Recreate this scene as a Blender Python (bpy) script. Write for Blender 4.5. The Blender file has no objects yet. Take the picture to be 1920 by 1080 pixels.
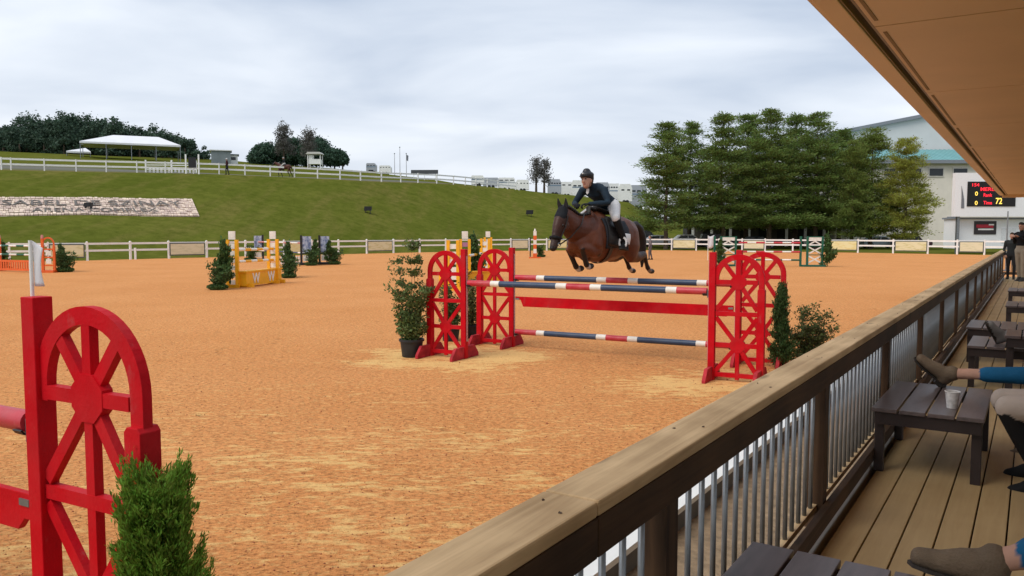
import bpy, bmesh, math, random
import numpy as np
from mathutils import Vector, Matrix, Euler
R = math.radians
random.seed(7); rng = np.random.default_rng(7)
sc = bpy.context.scene
COL = sc.collection

# ------------------------------------------------------------------ camera
FPX, HZ, H0 = 1507.0, 435.0, 2.0
PITCH = math.atan((540 - HZ) / FPX)
cam_d = bpy.data.cameras.new('camera'); cam = bpy.data.objects.new('camera', cam_d); COL.objects.link(cam)
cam.location = (0, 0, H0); cam.rotation_euler = (math.pi / 2 - PITCH, 0, 0)
cam_d.sensor_width = 36.0; cam_d.lens = 36.0 * FPX / 1920.0
cam_d.clip_start = 0.05; cam_d.clip_end = 6000
sc.camera = cam

# ------------------------------------------------------------------ world, sun, exposure
SUN_EL, SUN_AZ = 50.0, 232.0            # left of the camera, veiled by cloud
w = bpy.data.worlds.new('World'); sc.world = w; w.use_nodes = True
nt = w.node_tree; N = nt.nodes; Lk = nt.links; N.clear()
out = N.new('ShaderNodeOutputWorld'); bg = N.new('ShaderNodeBackground'); bg.inputs[1].default_value = 0.088
sky = N.new('ShaderNodeTexSky'); sky.sky_type = 'NISHITA'; sky.sun_disc = False
sky.sun_elevation = R(SUN_EL); sky.sun_rotation = R(SUN_AZ); sky.air_density = 1.0; sky.dust_density = 3.0
tc = N.new('ShaderNodeTexCoord'); sep = N.new('ShaderNodeSeparateXYZ'); Lk.new(tc.outputs['Generated'], sep.inputs[0])
def wmath(op, a, b=None, clamp=False):
    m = N.new('ShaderNodeMath'); m.operation = op; m.use_clamp = clamp
    for i, v in enumerate((a, b)):
        if v is None: continue
        if isinstance(v, (int, float)): m.inputs[i].default_value = v
        else: Lk.new(v, m.inputs[i])
    return m.outputs[0]
zc = wmath('MAXIMUM', sep.outputs[2], 0.0)
den = wmath('ADD', zc, 0.16)
cmb = N.new('ShaderNodeCombineXYZ')
Lk.new(wmath('MULTIPLY', wmath('DIVIDE', sep.outputs[0], den), .72), cmb.inputs[0]); Lk.new(wmath('DIVIDE', sep.outputs[1], den), cmb.inputs[1])
n1 = N.new('ShaderNodeTexNoise'); n1.inputs['Scale'].default_value = 1.1; n1.inputs['Detail'].default_value = 7; n1.inputs['Roughness'].default_value = 0.46; n1.inputs['Distortion'].default_value = 0.35
Lk.new(cmb.outputs[0], n1.inputs['Vector'])
rp = N.new('ShaderNodeValToRGB'); rp.color_ramp.elements[0].position = 0.38; rp.color_ramp.elements[1].position = 0.64
rp.color_ramp.elements[0].color = (3.7, 4.5, 5.8, 1); rp.color_ramp.elements[1].color = (7.6, 8.1, 8.8, 1)
Lk.new(n1.outputs['Fac'], rp.inputs[0])
hz = N.new('ShaderNodeMix'); hz.data_type = 'RGBA'
Lk.new(wmath('POWER', wmath('SUBTRACT', 1.0, zc, True), 7.0), hz.inputs[0]); Lk.new(rp.outputs[0], hz.inputs[6]); hz.inputs[7].default_value = (8.2, 8.5, 9.0, 1)
mx = N.new('ShaderNodeMix'); mx.data_type = 'RGBA'; mx.inputs[0].default_value = 0.9
Lk.new(sky.outputs[0], mx.inputs[6]); Lk.new(hz.outputs[2], mx.inputs[7])
Lk.new(mx.outputs[2], bg.inputs[0]); Lk.new(bg.outputs[0], out.inputs[0])
sd = bpy.data.lights.new('sun', 'SUN'); sun = bpy.data.objects.new('sun', sd); COL.objects.link(sun)
sd.energy = 1.5; sd.angle = R(36); sd.color = (1.0, 0.95, 0.87)
_a, _e = R(SUN_AZ), R(SUN_EL)
sdir = Vector((math.sin(_a) * math.cos(_e), math.cos(_a) * math.cos(_e), math.sin(_e)))
sun.rotation_euler = sdir.to_track_quat('Z', 'Y').to_euler(); sun.location = (-20, -30, 60)
sc.view_settings.view_transform = 'Standard'; sc.view_settings.look = 'None'; sc.view_settings.gamma = 1
sc.view_settings.exposure = 0.52
sc.cycles.max_bounces = 8

# ------------------------------------------------------------------ helpers
def ray(px, py):
    x = (px - 960) / FPX; y = -(py - 540) / FPX; c, s = math.cos(PITCH), math.sin(PITCH)
    return Vector((x, c + s * y, -s + c * y))
def G(px, py, z=0.0):
    r = ray(px, py); return Vector((0, 0, H0)) + r * ((z - H0) / r.z)
def DP(px, py, Y):
    r = ray(px, py); return Vector((0, 0, H0)) + r * (Y / r.y)

def nod(m): return m.node_tree.nodes, m.node_tree.links
MATS = {}
def mat(name, col, rough=0.6, var=0.12, scale=8.0, bump=0.0, bscale=40.0, metal=0.0, spec=0.4, stretch=None, attr=None, island=0.0, emit=None, trans=0.0, col2=None, detail=5):
    if name in MATS: return MATS[name]
    m = bpy.data.materials.new(name); m.use_nodes = True; n, l = nod(m); b = n['Principled BSDF']
    b.inputs['Roughness'].default_value = rough; b.inputs['Metallic'].default_value = metal; b.inputs['Specular IOR Level'].default_value = spec
    t = n.new('ShaderNodeTexCoord'); mp = n.new('ShaderNodeMapping'); l.new(t.outputs['Object'], mp.inputs[0])
    if stretch: mp.inputs['Scale'].default_value = stretch
    ns = n.new('ShaderNodeTexNoise'); ns.inputs['Scale'].default_value = scale; ns.inputs['Detail'].default_value = detail; l.new(mp.outputs[0], ns.inputs['Vector'])
    mxn = n.new('ShaderNodeMix'); mxn.data_type = 'RGBA'
    c = Vector(col)
    lo = [max(0, v * (1 - var)) for v in c] + [1]; hi = [min(1, v * (1 + var)) for v in c] + [1]
    if col2: lo = list(col) + [1]; hi = list(col2) + [1]
    mr = n.new('ShaderNodeMapRange'); mr.inputs[1].default_value = 0.3; mr.inputs[2].default_value = 0.7; l.new(ns.outputs['Fac'], mr.inputs[0])
    l.new(mr.outputs[0], mxn.inputs[0]); mxn.inputs[6].default_value = lo; mxn.inputs[7].default_value = hi
    o = mxn.outputs[2]
    if attr:
        at = n.new('ShaderNodeAttribute'); at.attribute_name = attr
        mm = n.new('ShaderNodeMix'); mm.data_type = 'RGBA'; mm.blend_type = 'MULTIPLY'; mm.inputs[0].default_value = 1
        l.new(at.outputs['Color'], mm.inputs[6]); l.new(o, mm.inputs[7]); o = mm.outputs[2]
    if island > 0:
        g = n.new('ShaderNodeNewGeometry'); hs = n.new('ShaderNodeHueSaturation')
        m2 = n.new('ShaderNodeMapRange'); m2.inputs[3].default_value = 1 - island; m2.inputs[4].default_value = 1 + island
        l.new(g.outputs['Random Per Island'], m2.inputs[0]); l.new(m2.outputs[0], hs.inputs['Value'])
        m3 = n.new('ShaderNodeMapRange'); m3.inputs[3].default_value = 0.5 - island * 0.06; m3.inputs[4].default_value = 0.5 + island * 0.06
        l.new(g.outputs['Random Per Island'], m3.inputs[0]); l.new(m3.outputs[0], hs.inputs['Hue'])
        l.new(o, hs.inputs['Color']); o = hs.outputs[0]
    l.new(o, b.inputs['Base Color'])
    if bump > 0:
        nb = n.new('ShaderNodeTexNoise'); nb.inputs['Scale'].default_value = bscale; nb.inputs['Detail'].default_value = 6; l.new(mp.outputs[0], nb.inputs['Vector'])
        bp = n.new('ShaderNodeBump'); bp.inputs['Strength'].default_value = bump; bp.inputs['Distance'].default_value = 0.02
        l.new(nb.outputs['Fac'], bp.inputs['Height']); l.new(bp.outputs[0], b.inputs['Normal'])
    if emit:
        b.inputs['Emission Color'].default_value = list(col) + [1]; b.inputs['Emission Strength'].default_value = emit
    if trans > 0:
        tr = n.new('ShaderNodeBsdfTranslucent'); l.new(o, tr.inputs[0]); ms = n.new('ShaderNodeMixShader'); ms.inputs[0].default_value = trans
        l.new(b.outputs[0], ms.inputs[1]); l.new(tr.outputs[0], ms.inputs[2]); l.new(ms.outputs[0], n['Material Output'].inputs[0])
    MATS[name] = m
    return m

def tag(o, label=None, cat=None, group=None, kind=None):
    if label: o['label'] = label
    if cat: o['category'] = cat
    if group: o['group'] = group
    if kind: o['kind'] = kind
    return o
def empty(name, loc=(0, 0, 0), rz=0.0, label=None, cat=None, group=None):
    o = bpy.data.objects.new(name, None); COL.objects.link(o); o.location = loc; o.rotation_euler = (0, 0, rz); o.empty_display_size = 0.1
    return tag(o, label, cat, group)
def link(name, me, m=None, parent=None, loc=None, rz=None):
    o = bpy.data.objects.new(name, me); COL.objects.link(o)
    if m is not None and not me.materials:
        for q in (m if isinstance(m, (list, tuple)) else [m]): me.materials.append(q)
    if parent: o.parent = parent
    if loc is not None: o.location = loc
    if rz is not None: o.rotation_euler = (0, 0, rz)
    return o
def copy_tree(o, parent=None):
    c = o.copy(); COL.objects.link(c); c.parent = parent
    for ch in list(o.children): copy_tree(ch, c)
    return c
def arr_mesh(name, V, F):
    V = np.asarray(V, np.float32); F = np.asarray(F, np.int32); me = bpy.data.meshes.new(name)
    me.vertices.add(len(V)); me.vertices.foreach_set('co', V.ravel())
    k = F.shape[1]; me.loops.add(F.size); me.loops.foreach_set('vertex_index', F.ravel())
    me.polygons.add(len(F)); me.polygons.foreach_set('loop_start', np.arange(0, F.size, k, dtype=np.int32))
    me.polygons.foreach_set('loop_total', np.full(len(F), k, np.int32)); me.update(calc_edges=True); me.validate()
    return me

class MB:
    def __init__(s): s.v = []; s.f = []; s.m = []; s.cur = 0
    def add(s, vs, fs):
        o = len(s.v); s.v += [tuple(v) for v in vs]; s.f += [tuple(i + o for i in f) for f in fs]; s.m += [s.cur] * len(fs); return s
    def box(s, c, d, M=None):
        x, y, z = d[0] / 2, d[1] / 2, d[2] / 2
        vs = [Vector((sx * x, sy * y, sz * z)) for sx in (-1, 1) for sy in (-1, 1) for sz in (-1, 1)]
        if M is not None: vs = [M @ v for v in vs]
        c = Vector(c); vs = [v + c for v in vs]
        return s.add(vs, [(0, 1, 3, 2), (4, 6, 7, 5), (0, 4, 5, 1), (2, 3, 7, 6), (0, 2, 6, 4), (1, 5, 7, 3)])
    def span(s, a, b): return s.box([(p + q) / 2 for p, q in zip(a, b)], [abs(q - p) for p, q in zip(a, b)])
    def bar(s, p, q, wd, th, up=(0, 1, 0)):
        p, q = Vector(p), Vector(q); d = q - p; L = d.length; x = d.normalized(); y = Vector(up); y = (y - x * y.dot(x)).normalized(); z = x.cross(y)
        M = Matrix((x, y, z)).transposed(); return s.box((p + q) / 2, (L, th, wd), M)
    def cyl(s, p, q, r0, r1=None, n=10, caps=True):
        r1 = r0 if r1 is None else r1; p, q = Vector(p), Vector(q); d = (q - p).normalized()
        a = d.orthogonal().normalized(); b = d.cross(a); vs = []
        for i in range(n):
            t = 2 * math.pi * i / n; e = a * math.cos(t) + b * math.sin(t); vs += [p + e * r0, q + e * r1]
        fs = [(2 * i, 2 * ((i + 1) % n), 2 * ((i + 1) % n) + 1, 2 * i + 1) for i in range(n)]
        if caps: fs += [tuple(2 * i for i in range(n))[::-1], tuple(2 * i + 1 for i in range(n))]
        return s.add(vs, fs)
    def prism(s, poly, t, f):                    # poly: 2-D points, f(u, v, k) -> 3-D, k = -t/2 .. t/2
        n = len(poly); vs = [f(u, v, -t / 2) for u, v in poly] + [f(u, v, t / 2) for u, v in poly]
        fs = [tuple(range(n))[::-1], tuple(range(n, 2 * n))] + [(i, (i + 1) % n, n + (i + 1) % n, n + i) for i in range(n)]
        return s.add(vs, fs)
    def ball(s, c, r, n=10, k=6):
        c = Vector(c); r = (r, r, r) if isinstance(r, (int, float)) else r; vs = []; fs = []
        for i in range(k + 1):
            ph = math.pi * i / k
            for j in range(n):
                t = 2 * math.pi * j / n; vs.append(c + Vector((r[0] * math.sin(ph) * math.cos(t), r[1] * math.sin(ph) * math.sin(t), r[2] * math.cos(ph))))
        for i in range(k):
            for j in range(n): fs.append((i * n + j, (i + 1) * n + j, (i + 1) * n + (j + 1) % n, i * n + (j + 1) % n))
        return s.add(vs, fs)
    def mesh(s, name):
        me = bpy.data.meshes.new(name); me.from_pydata(s.v, [], s.f)
        bm = bmesh.new(); bm.from_mesh(me); bmesh.ops.recalc_face_normals(bm, faces=bm.faces); bm.to_mesh(me); bm.free()
        return me
    def build(s, name, m, parent=None, smooth=False, bevel=0.0, loc=None):
        me = s.mesh(name)
        for q in (m if isinstance(m, (list, tuple)) else [m]): me.materials.append(q)
        for i, p in enumerate(me.polygons): p.material_index = s.m[i] if i < len(s.m) else 0
        if smooth:
            me.polygons.foreach_set('use_smooth', [True] * len(me.polygons)); me.set_sharp_from_angle(angle=R(40))
        o = link(name, me, None, parent, loc)
        if bevel: b = o.modifiers.new('bevel', 'BEVEL'); b.width = bevel; b.segments = 2; b.limit_method = 'ANGLE'
        return o

# ------- bodies: overlapping elliptical tubes, remeshed into one continuous skin
def tube(mb, pts, side=(0, 1, 0), n=14):
    P = [Vector(p[0]) for p in pts]; S0 = Vector(side); rings = []
    def ring(c, T, rx, ry):
        S = S0 - T * S0.dot(T)
        if S.length < 1e-3: S = T.orthogonal()
        S.normalize(); Nn = T.cross(S); return [c + S * rx * math.cos(2 * math.pi * i / n) + Nn * ry * math.sin(2 * math.pi * i / n) for i in range(n)]
    m = len(P); Ts = []
    for i in range(m):
        a = P[max(i - 1, 0)]; b = P[min(i + 1, m - 1)]; Ts.append((b - a).normalized())
    rr = [(p[1], p[2] if len(p) > 2 else p[1]) for p in pts]
    def cap(i, sg):
        q = []
        for k in (0.92, 0.7, 0.38): h = math.sqrt(1 - k * k); r0 = min(rr[i]); q.append(ring(P[i] + Ts[i] * sg * r0 * k * 0.95, Ts[i], rr[i][0] * h, rr[i][1] * h))
        return q
    rings = cap(0, -1) + [ring(P[i], Ts[i], *rr[i]) for i in range(m)] + cap(m - 1, 1)[::-1]
    vs = [v for r in rings for v in r]; fs = []
    for i in range(len(rings) - 1):
        for j in range(n): fs.append((i * n + j, i * n + (j + 1) % n, (i + 1) * n + (j + 1) % n, (i + 1) * n + j))
    fs += [tuple(range(n))[::-1], tuple(range((len(rings) - 1) * n, len(rings) * n))]
    mb.add(vs, fs)
def skin_body(name, chains, m, parent=None, voxel=0.016, smooth=6, side=(0, 1, 0)):
    """chains: (points[(p, rx, ry)], colour, side or None, [colour per point])"""
    mb = MB()
    for ch in chains: tube(mb, ch[0], ch[2] if len(ch) > 2 and ch[2] else side)
    me = mb.mesh(name + '_raw'); tmp = bpy.data.objects.new('tmp', me); COL.objects.link(tmp)
    r = tmp.modifiers.new('r', 'REMESH'); r.mode = 'VOXEL'; r.voxel_size = voxel; r.use_smooth_shade = True
    s = tmp.modifiers.new('s', 'SMOOTH'); s.factor = 0.5; s.iterations = smooth
    dg = bpy.context.evaluated_depsgraph_get(); me2 = bpy.data.meshes.new_from_object(tmp.evaluated_get(dg)); me2.name = name
    bpy.data.objects.remove(tmp); bpy.data.meshes.remove(me)
    V = np.empty(len(me2.vertices) * 3, np.float32); me2.vertices.foreach_get('co', V); V = V.reshape(-1, 3)
    best = np.full(len(V), 1e9); C = np.zeros((len(V), 4), np.float32); C[:, 3] = 1
    for ch in chains:
        pts = ch[0]; cols = ch[3] if len(ch) > 3 else [ch[1]] * (len(pts) - 1)
        segs = [(pts[i], pts[i + 1], cols[i]) for i in range(len(pts) - 1)] if len(pts) > 1 else [(pts[0], pts[0], ch[1])]
        for a, b, c in segs:
            A = np.array(a[0], float); B = np.array(b[0], float); d = B - A; L2 = max(d @ d, 1e-9)
            t = np.clip(((V - A) @ d) / L2, 0, 1); D = np.linalg.norm(V - (A + t[:, None] * d), axis=1)
            ra = max(a[1], a[2] if len(a) > 2 else a[1]); rb = max(b[1], b[2] if len(b) > 2 else b[1])
            q = D - (ra + (rb - ra) * t); u = q < best; best[u] = q[u]; C[u, :3] = c
    at = me2.color_attributes.new('Col', 'FLOAT_COLOR', 'POINT'); at.data.foreach_set('color', C.ravel())
    me2.materials.clear(); me2.materials.append(m); me2.polygons.foreach_set('use_smooth', [True] * len(me2.polygons))
    return link(name, me2, None, parent)

# ------- foliage
def leaf_quads(C, D, U, ln, wd):
    """centres, long directions, side directions, lengths, widths -> quads (pointed leaf: 4 verts)"""
    V = np.stack([C - D * ln[:, None] * .5, C + U * wd[:, None] * .5, C + D * ln[:, None] * .5, C - U * wd[:, None] * .5], 1).reshape(-1, 3)
    return V, np.arange(len(V)).reshape(-1, 4)
def rdir(n, r=rng):
    v = r.normal(size=(n, 3)); return v / np.linalg.norm(v, axis=1)[:, None]
def perp(D, r=rng):
    v = rdir(len(D), r); v -= D * (v * D).sum(1)[:, None]; return v / (np.linalg.norm(v, axis=1)[:, None] + 1e-9)

# ------------------------------------------------------------------ materials
M_red = mat('red_paint', (0.52, 0.002, 0.009), 0.55, 0.12, 6, 0.12, 60, spec=.12)
def scuff(m, tone):
    n, l = nod(m); b = n['Principled BSDF']; src = b.inputs['Base Color'].links[0].from_socket; t = n.new('ShaderNodeTexCoord')
    f = mixc(n, l, mrange(n, l, noise(n, l, t.outputs['Object'], 9.0, 9, .72, (1, 1, .45)), .60, .70, 0, .7), src, tone); f = mixc(n, l, mrange(n, l, noise(n, l, t.outputs['Object'], 2.2, 5, .6), .45, .75, 0, .35), f, tone); l.new(f, b.inputs['Base Color'])
M_pole_red = mat('pole_red', (0.50, 0.02, 0.04), 0.4, 0.12, 8, 0.08, 60)
M_pole_white = mat('pole_white', (0.78, 0.75, 0.68), 0.45, 0.10, 8, 0.05, 60)
M_pole_blue = mat('pole_navy', (0.025, 0.05, 0.105), 0.4, 0.15, 8, 0.05, 60)
M_white = mat('white_vinyl', (0.80, 0.80, 0.77), 0.45, 0.06, 3)
M_black = mat('black_paint', (0.012, 0.012, 0.014), 0.45, 0.2, 10)
M_steel = mat('galvanised_steel', (0.25, 0.265, 0.28), 0.42, 0.2, 9, metal=0.7)
M_yellow = mat('yellow_paint', (0.84, 0.40, 0.012), 0.45, 0.1, 5)
M_orange = mat('orange_paint', (0.70, 0.12, 0.02), 0.45, 0.1, 5)
M_green = mat('green_paint', (0.01, 0.10, 0.06), 0.45, 0.15, 5)
M_lilac = mat('lilac_paint', (0.40, 0.18, 0.30), 0.5, 0.1, 5)
M_cloth_w = mat('white_cloth', (0.82, 0.82, 0.84), 0.8, 0.04, 5, trans=0.45)
M_pot = mat('black_plastic_pot', (0.018, 0.022, 0.026), 0.5, 0.2, 10)
M_bark = mat('bark', (0.085, 0.06, 0.042), 0.9, 0.35, 6, 0.5, 20, stretch=(1, 1, .25))
M_body = mat('body_colours', (1, 1, 1), 0.8, 0.16, 11, bump=.4, bscale=13, attr='Col', spec=0.2)
M_horse = mat('horse_coat', (1, 1, 1), 0.46, 0.32, 5, bump=.35, bscale=22, attr='Col', spec=0.3)
def leafm(name, c, isl=0.35, tr=0.3): return mat(name, c, 0.6, 0.2, 0.9, island=isl, trans=tr, spec=0.25)
M_arbor = leafm('arborvitae_leaf', (0.075, 0.16, 0.03))
M_shrub = leafm('shrub_leaf', (0.075, 0.13, 0.035))
M_shrub2 = leafm('olive_shrub_leaf', (0.16, 0.18, 0.06))
M_pine = leafm('pine_needles', (0.165, 0.22, 0.055), 0.6, 0.42)
M_pine2 = leafm('pine_needles_yellow', (0.33, 0.33, 0.06), 0.45, 0.42)
M_wood = leafm('far_wood_leaf', (0.055, 0.095, 0.06), 0.4, 0.3)
M_twig = mat('bare_twigs', (0.16, 0.14, 0.135), 0.9, 0.2)

def wood_mat(name, c1, c2, rough=0.75, axis=1, knots=True):
    m = bpy.data.materials.new(name); m.use_nodes = True; n, l = nod(m); b = n['Principled BSDF']; b.inputs['Roughness'].default_value = rough; b.inputs['Specular IOR Level'].default_value = 0.3
    t = n.new('ShaderNodeTexCoord'); mp = n.new('ShaderNodeMapping'); s = [14.0, 14.0, 14.0]; s[axis] = 0.7; mp.inputs['Scale'].default_value = s; l.new(t.outputs['Object'], mp.inputs[0])
    oi = n.new('ShaderNodeObjectInfo'); ad = n.new('ShaderNodeVectorMath'); ad.operation = 'ADD'; l.new(mp.outputs[0], ad.inputs[0]); ml = n.new('ShaderNodeMath'); ml.operation = 'MULTIPLY'; ml.inputs[1].default_value = 37.0; l.new(oi.outputs['Random'], ml.inputs[0]); l.new(ml.outputs[0], ad.inputs[1])
    n1 = n.new('ShaderNodeTexNoise'); n1.inputs['Scale'].default_value = 1.6; n1.inputs['Detail'].default_value = 8; n1.inputs['Roughness'].default_value = .65; n1.inputs['Distortion'].default_value = .8; l.new(ad.outputs[0], n1.inputs['Vector'])
    n2 = n.new('ShaderNodeTexNoise'); n2.inputs['Scale'].default_value = 2.2; n2.inputs['Detail'].default_value = 4; l.new(t.outputs['Object'], n2.inputs['Vector'])
    av = n.new('ShaderNodeMath'); av.operation = 'ADD'; l.new(n1.outputs['Fac'], av.inputs[0]); l.new(n2.outputs['Fac'], av.inputs[1])
    mr = n.new('ShaderNodeMapRange'); mr.inputs[1].default_value = .72; mr.inputs[2].default_value = 1.3; l.new(av.outputs[0], mr.inputs[0])
    mxn = n.new('ShaderNodeMix'); mxn.data_type = 'RGBA'; l.new(mr.outputs[0], mxn.inputs[0]); mxn.inputs[6].default_value = list(c1) + [1]; mxn.inputs[7].default_value = list(c2) + [1]
    o = mxn.outputs[2]
    if knots:
        vo = n.new('ShaderNodeTexVoronoi'); vo.inputs['Scale'].default_value = 1.0; mk = n.new('ShaderNodeMapping'); sk = [4.6, 4.6, 4.6]; sk[axis] = 1.7; mk.inputs['Scale'].default_value = sk; l.new(t.outputs['Object'], mk.inputs[0]); l.new(mk.outputs[0], vo.inputs['Vector'])
        kr = n.new('ShaderNodeMapRange'); kr.inputs[1].default_value = .06; kr.inputs[2].default_value = .13; kr.inputs[3].default_value = .55; kr.inputs[4].default_value = 0; l.new(vo.outputs['Distance'], kr.inputs[0])
        m2 = n.new('ShaderNodeMix'); m2.data_type = 'RGBA'; l.new(kr.outputs[0], m2.inputs[0]); l.new(o, m2.inputs[6]); m2.inputs[7].default_value = [v * .3 for v in c1] + [1]; o = m2.outputs[2]
    l.new(o, b.inputs['Base Color'])
    bp = n.new('ShaderNodeBump'); bp.inputs['Strength'].default_value = .25; bp.inputs['Distance'].default_value = .004; l.new(n1.outputs['Fac'], bp.inputs['Height']); l.new(bp.outputs[0], b.inputs['Normal'])
    return m
M_cap = wood_mat('weathered_pine', (0.33, 0.215, 0.105), (0.66, 0.475, 0.27))
M_rail = wood_mat('stained_brown_pine', (0.028, 0.013, 0.005), (0.085, 0.043, 0.018))
M_post = wood_mat('stained_brown_post', (0.032, 0.016, 0.007), (0.10, 0.052, 0.024), axis=2)
M_deck = wood_mat('tan_composite_board', (0.36, 0.235, 0.105), (0.46, 0.32, 0.155), 0.6, knots=False)
M_table = mat('dark_poly_lumber_sky_lit', (0.105, 0.082, 0.08), 0.32, 0.2, 4, 0.06, 80, stretch=(8, 1, 8))  # dark brown lumber, lightened to paint in the sky's reflection on the slats
M_tframe = mat('poly_lumber_painted_shade', (0.028, 0.019, 0.018), 0.45, 0.2, 4, 0.06, 80)  # same dark brown lumber, darkened to paint shade on aprons and legs
M_soffit = mat('tan_aluminium_soffit', (0.80, 0.56, 0.335), 0.5, 0.05, 1.5)
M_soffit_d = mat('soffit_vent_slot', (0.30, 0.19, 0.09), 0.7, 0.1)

# ------------------------------------------------------------------ terrain
def itp(x, xs, ys): return np.interp(x, xs, ys)
PXF = [-500, -200, 164, 388, 660, 787, 975, 1150, 1257, 1608, 1840, 2100]
YF = [G(p, y).y for p, y in zip(PXF, [500, 495, 489, 483, 476.5, 473.5, 470.3, 469, 469.3, 474, 478, 483])]
TX = lambda px: (np.asarray(px, float) - 960) / (FPX * 1.0)
PXU = [-600, 0, 90, 415, 640, 820, 966, 1060, 1180, 1250, 1400]
YU = [84, 87, 89, 97, 104, 118, 138, 150, 165, 190, 200]
HT = [8.8, 8.8, 8.8, 8.8, 8.7, 8.9, 9.3, 9.0, 8.0, 3.5, 0.35]
RS = [.115, .115, .115, .105, .09, .07, .045, .03, .02, .01, 0]
def terr(X, Y):
    X = np.asarray(X, float); Y = np.asarray(Y, float); Ys = np.maximum(Y, 1.0); tx = np.clip(X / Ys, -1.6, 1.6)
    a = itp(tx, TX(PXF), YF) + 1.0; b = itp(tx, TX(PXU), YU); h = itp(tx, TX(PXU), HT); r = itp(tx, TX(PXU), RS)
    t = np.clip((Y - a) / (b - a), 0, 1.0)
    s = np.where(t < .12, t * t / .12 / 2, t - .06); s = np.where(t > .9, .84 + (t - .9) * 1.0 - (t - .9) ** 2 * 5, s) / .89
    far = np.clip(Y - b, 0, None); rise = r * np.where(far < 110, far, 110 + (far - 110) * .1)
    z = h * s + rise
    und = 0.25 * np.sin(X * .11 + Y * .05) * np.sin(Y * .083 - X * .03) * np.clip((Y - a) / 25, 0, 1)
    return np.where(Y > 30, np.where(Y > a, z + und * (h > 2), -0.05), -0.05)
def Tz(x, y): return float(terr(x, y))
def onT(px, py, y0=40.0, y1=420.0):
    Ys = np.linspace(y0, y1, 4000); r = ray(px, py); k = Ys / r.y
    Z = H0 + r.z * k; d = Z - terr(r.x * k, Ys); i = np.argmax(d < 0); i = i if d[i] < 0 else len(Ys) - 1
    return Vector((r.x * k[i], Ys[i], float(terr(r.x * k[i], Ys[i]))))
gx = np.unique(np.concatenate([np.linspace(-3000, -260, 12), np.linspace(-260, -100, 40), np.linspace(-100, 80, 150), np.linspace(80, 260, 30), np.linspace(260, 3000, 12)]))
gy = np.unique(np.concatenate([np.linspace(-600, 30, 12), np.linspace(30, 50, 8), np.linspace(50, 170, 130), np.linspace(170, 420, 60), np.linspace(420, 4500, 16)]))
GX, GY = np.meshgrid(gx, gy); GZ = terr(GX, GY)
idx = np.arange(GX.size).reshape(GX.shape)
F = np.stack([idx[:-1, :-1], idx[:-1, 1:], idx[1:, 1:], idx[1:, :-1]], -1).reshape(-1, 4)
me = arr_mesh('ground', np.stack([GX, GY, GZ], -1).reshape(-1, 3), F)
Ysf = np.maximum(GY, 1); txs = np.clip(GX / Ysf, -1.6, 1.6); db = GY - itp(txs, TX(PXU), YU)
road = np.clip(1 - np.abs(db - 5.5) / 5.0, 0, 1) ** .5 * (txs < TX(985)) * (GY > 60)
dirt = np.clip(1 - np.abs(db + .2) / 1.6, 0, 1) * (txs < TX(1000)) * (GY > 60)
Cm = np.zeros((GX.size, 4), np.float32); Cm[:, 0] = road.ravel(); Cm[:, 1] = dirt.ravel(); Cm[:, 3] = 1
me.color_attributes.new('zone', 'FLOAT_COLOR', 'POINT').data.foreach_set('color', Cm.ravel())
me.polygons.foreach_set('use_smooth', [True] * len(me.polygons))
gm = bpy.data.materials.new('mown_grass'); gm.use_nodes = True; n, l = nod(gm); b = n['Principled BSDF']; b.inputs['Roughness'].default_value = 1.0; b.inputs['Specular IOR Level'].default_value = .0
t = n.new('ShaderNodeTexCoord')
def noise(n, l, vec, sc_, det=5, rough=.55, scale3=None, rot=None):
    if scale3 or rot:
        mp = n.new('ShaderNodeMapping'); l.new(vec, mp.inputs[0])
        if scale3: mp.inputs['Scale'].default_value = scale3
        if rot: mp.inputs['Rotation'].default_value = rot
        vec = mp.outputs[0]
    x = n.new('ShaderNodeTexNoise'); x.inputs['Scale'].default_value = sc_; x.inputs['Detail'].default_value = det; x.inputs['Roughness'].default_value = rough; l.new(vec, x.inputs['Vector']); return x.outputs['Fac']
def mrange(n, l, v, a, b_, c=0.0, d=1.0):
    x = n.new('ShaderNodeMapRange'); l.new(v, x.inputs[0]); x.inputs[1].default_value = a; x.inputs[2].default_value = b_; x.inputs[3].default_value = c; x.inputs[4].default_value = d; return x.outputs[0]
def mixc(n, l, f, a, b_, mode='MIX'):
    x = n.new('ShaderNodeMix'); x.data_type = 'RGBA'; x.blend_type = mode
    for i, v in ((0, f), (6, a), (7, b_)):
        if isinstance(v, (int, float)): x.inputs[i].default_value = v
        elif isinstance(v, tuple): x.inputs[i].default_value = v + (1,)
        else: l.new(v, x.inputs[i])
    return x.outputs[2]
O = t.outputs['Object']
c = mixc(n, l, mrange(n, l, noise(n, l, O, .09, 6), .35, .65), (.096, .113, .017), (.138, .146, .027))
c = mixc(n, l, mrange(n, l, noise(n, l, O, 1.0, 5, .6, (.5, .09, .09), (0, 0, R(-38))), .47, .66, 0, .7), c, (.175, .150, .042))
c = mixc(n, l, mrange(n, l, noise(n, l, O, .9, 8, .75), .4, .66, 0, .75), c, (.062, .078, .010))
at = n.new('ShaderNodeAttribute'); at.attribute_name = 'zone'; sp = n.new('ShaderNodeSeparateColor'); l.new(at.outputs['Color'], sp.inputs[0])
c = mixc(n, l, sp.outputs[1], c, (.22, .15, .08)); c = mixc(n, l, sp.outputs[0], c, (.17, .165, .15))
l.new(c, b.inputs['Base Color']); bp = n.new('ShaderNodeBump'); bp.inputs['Strength'].default_value = .6; bp.inputs['Distance'].default_value = .12; l.new(noise(n, l, O, 3.5, 8, .75), bp.inputs['Height']); l.new(bp.outputs[0], b.inputs['Normal'])
tag(link('ground', me, gm), kind='structure')

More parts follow.
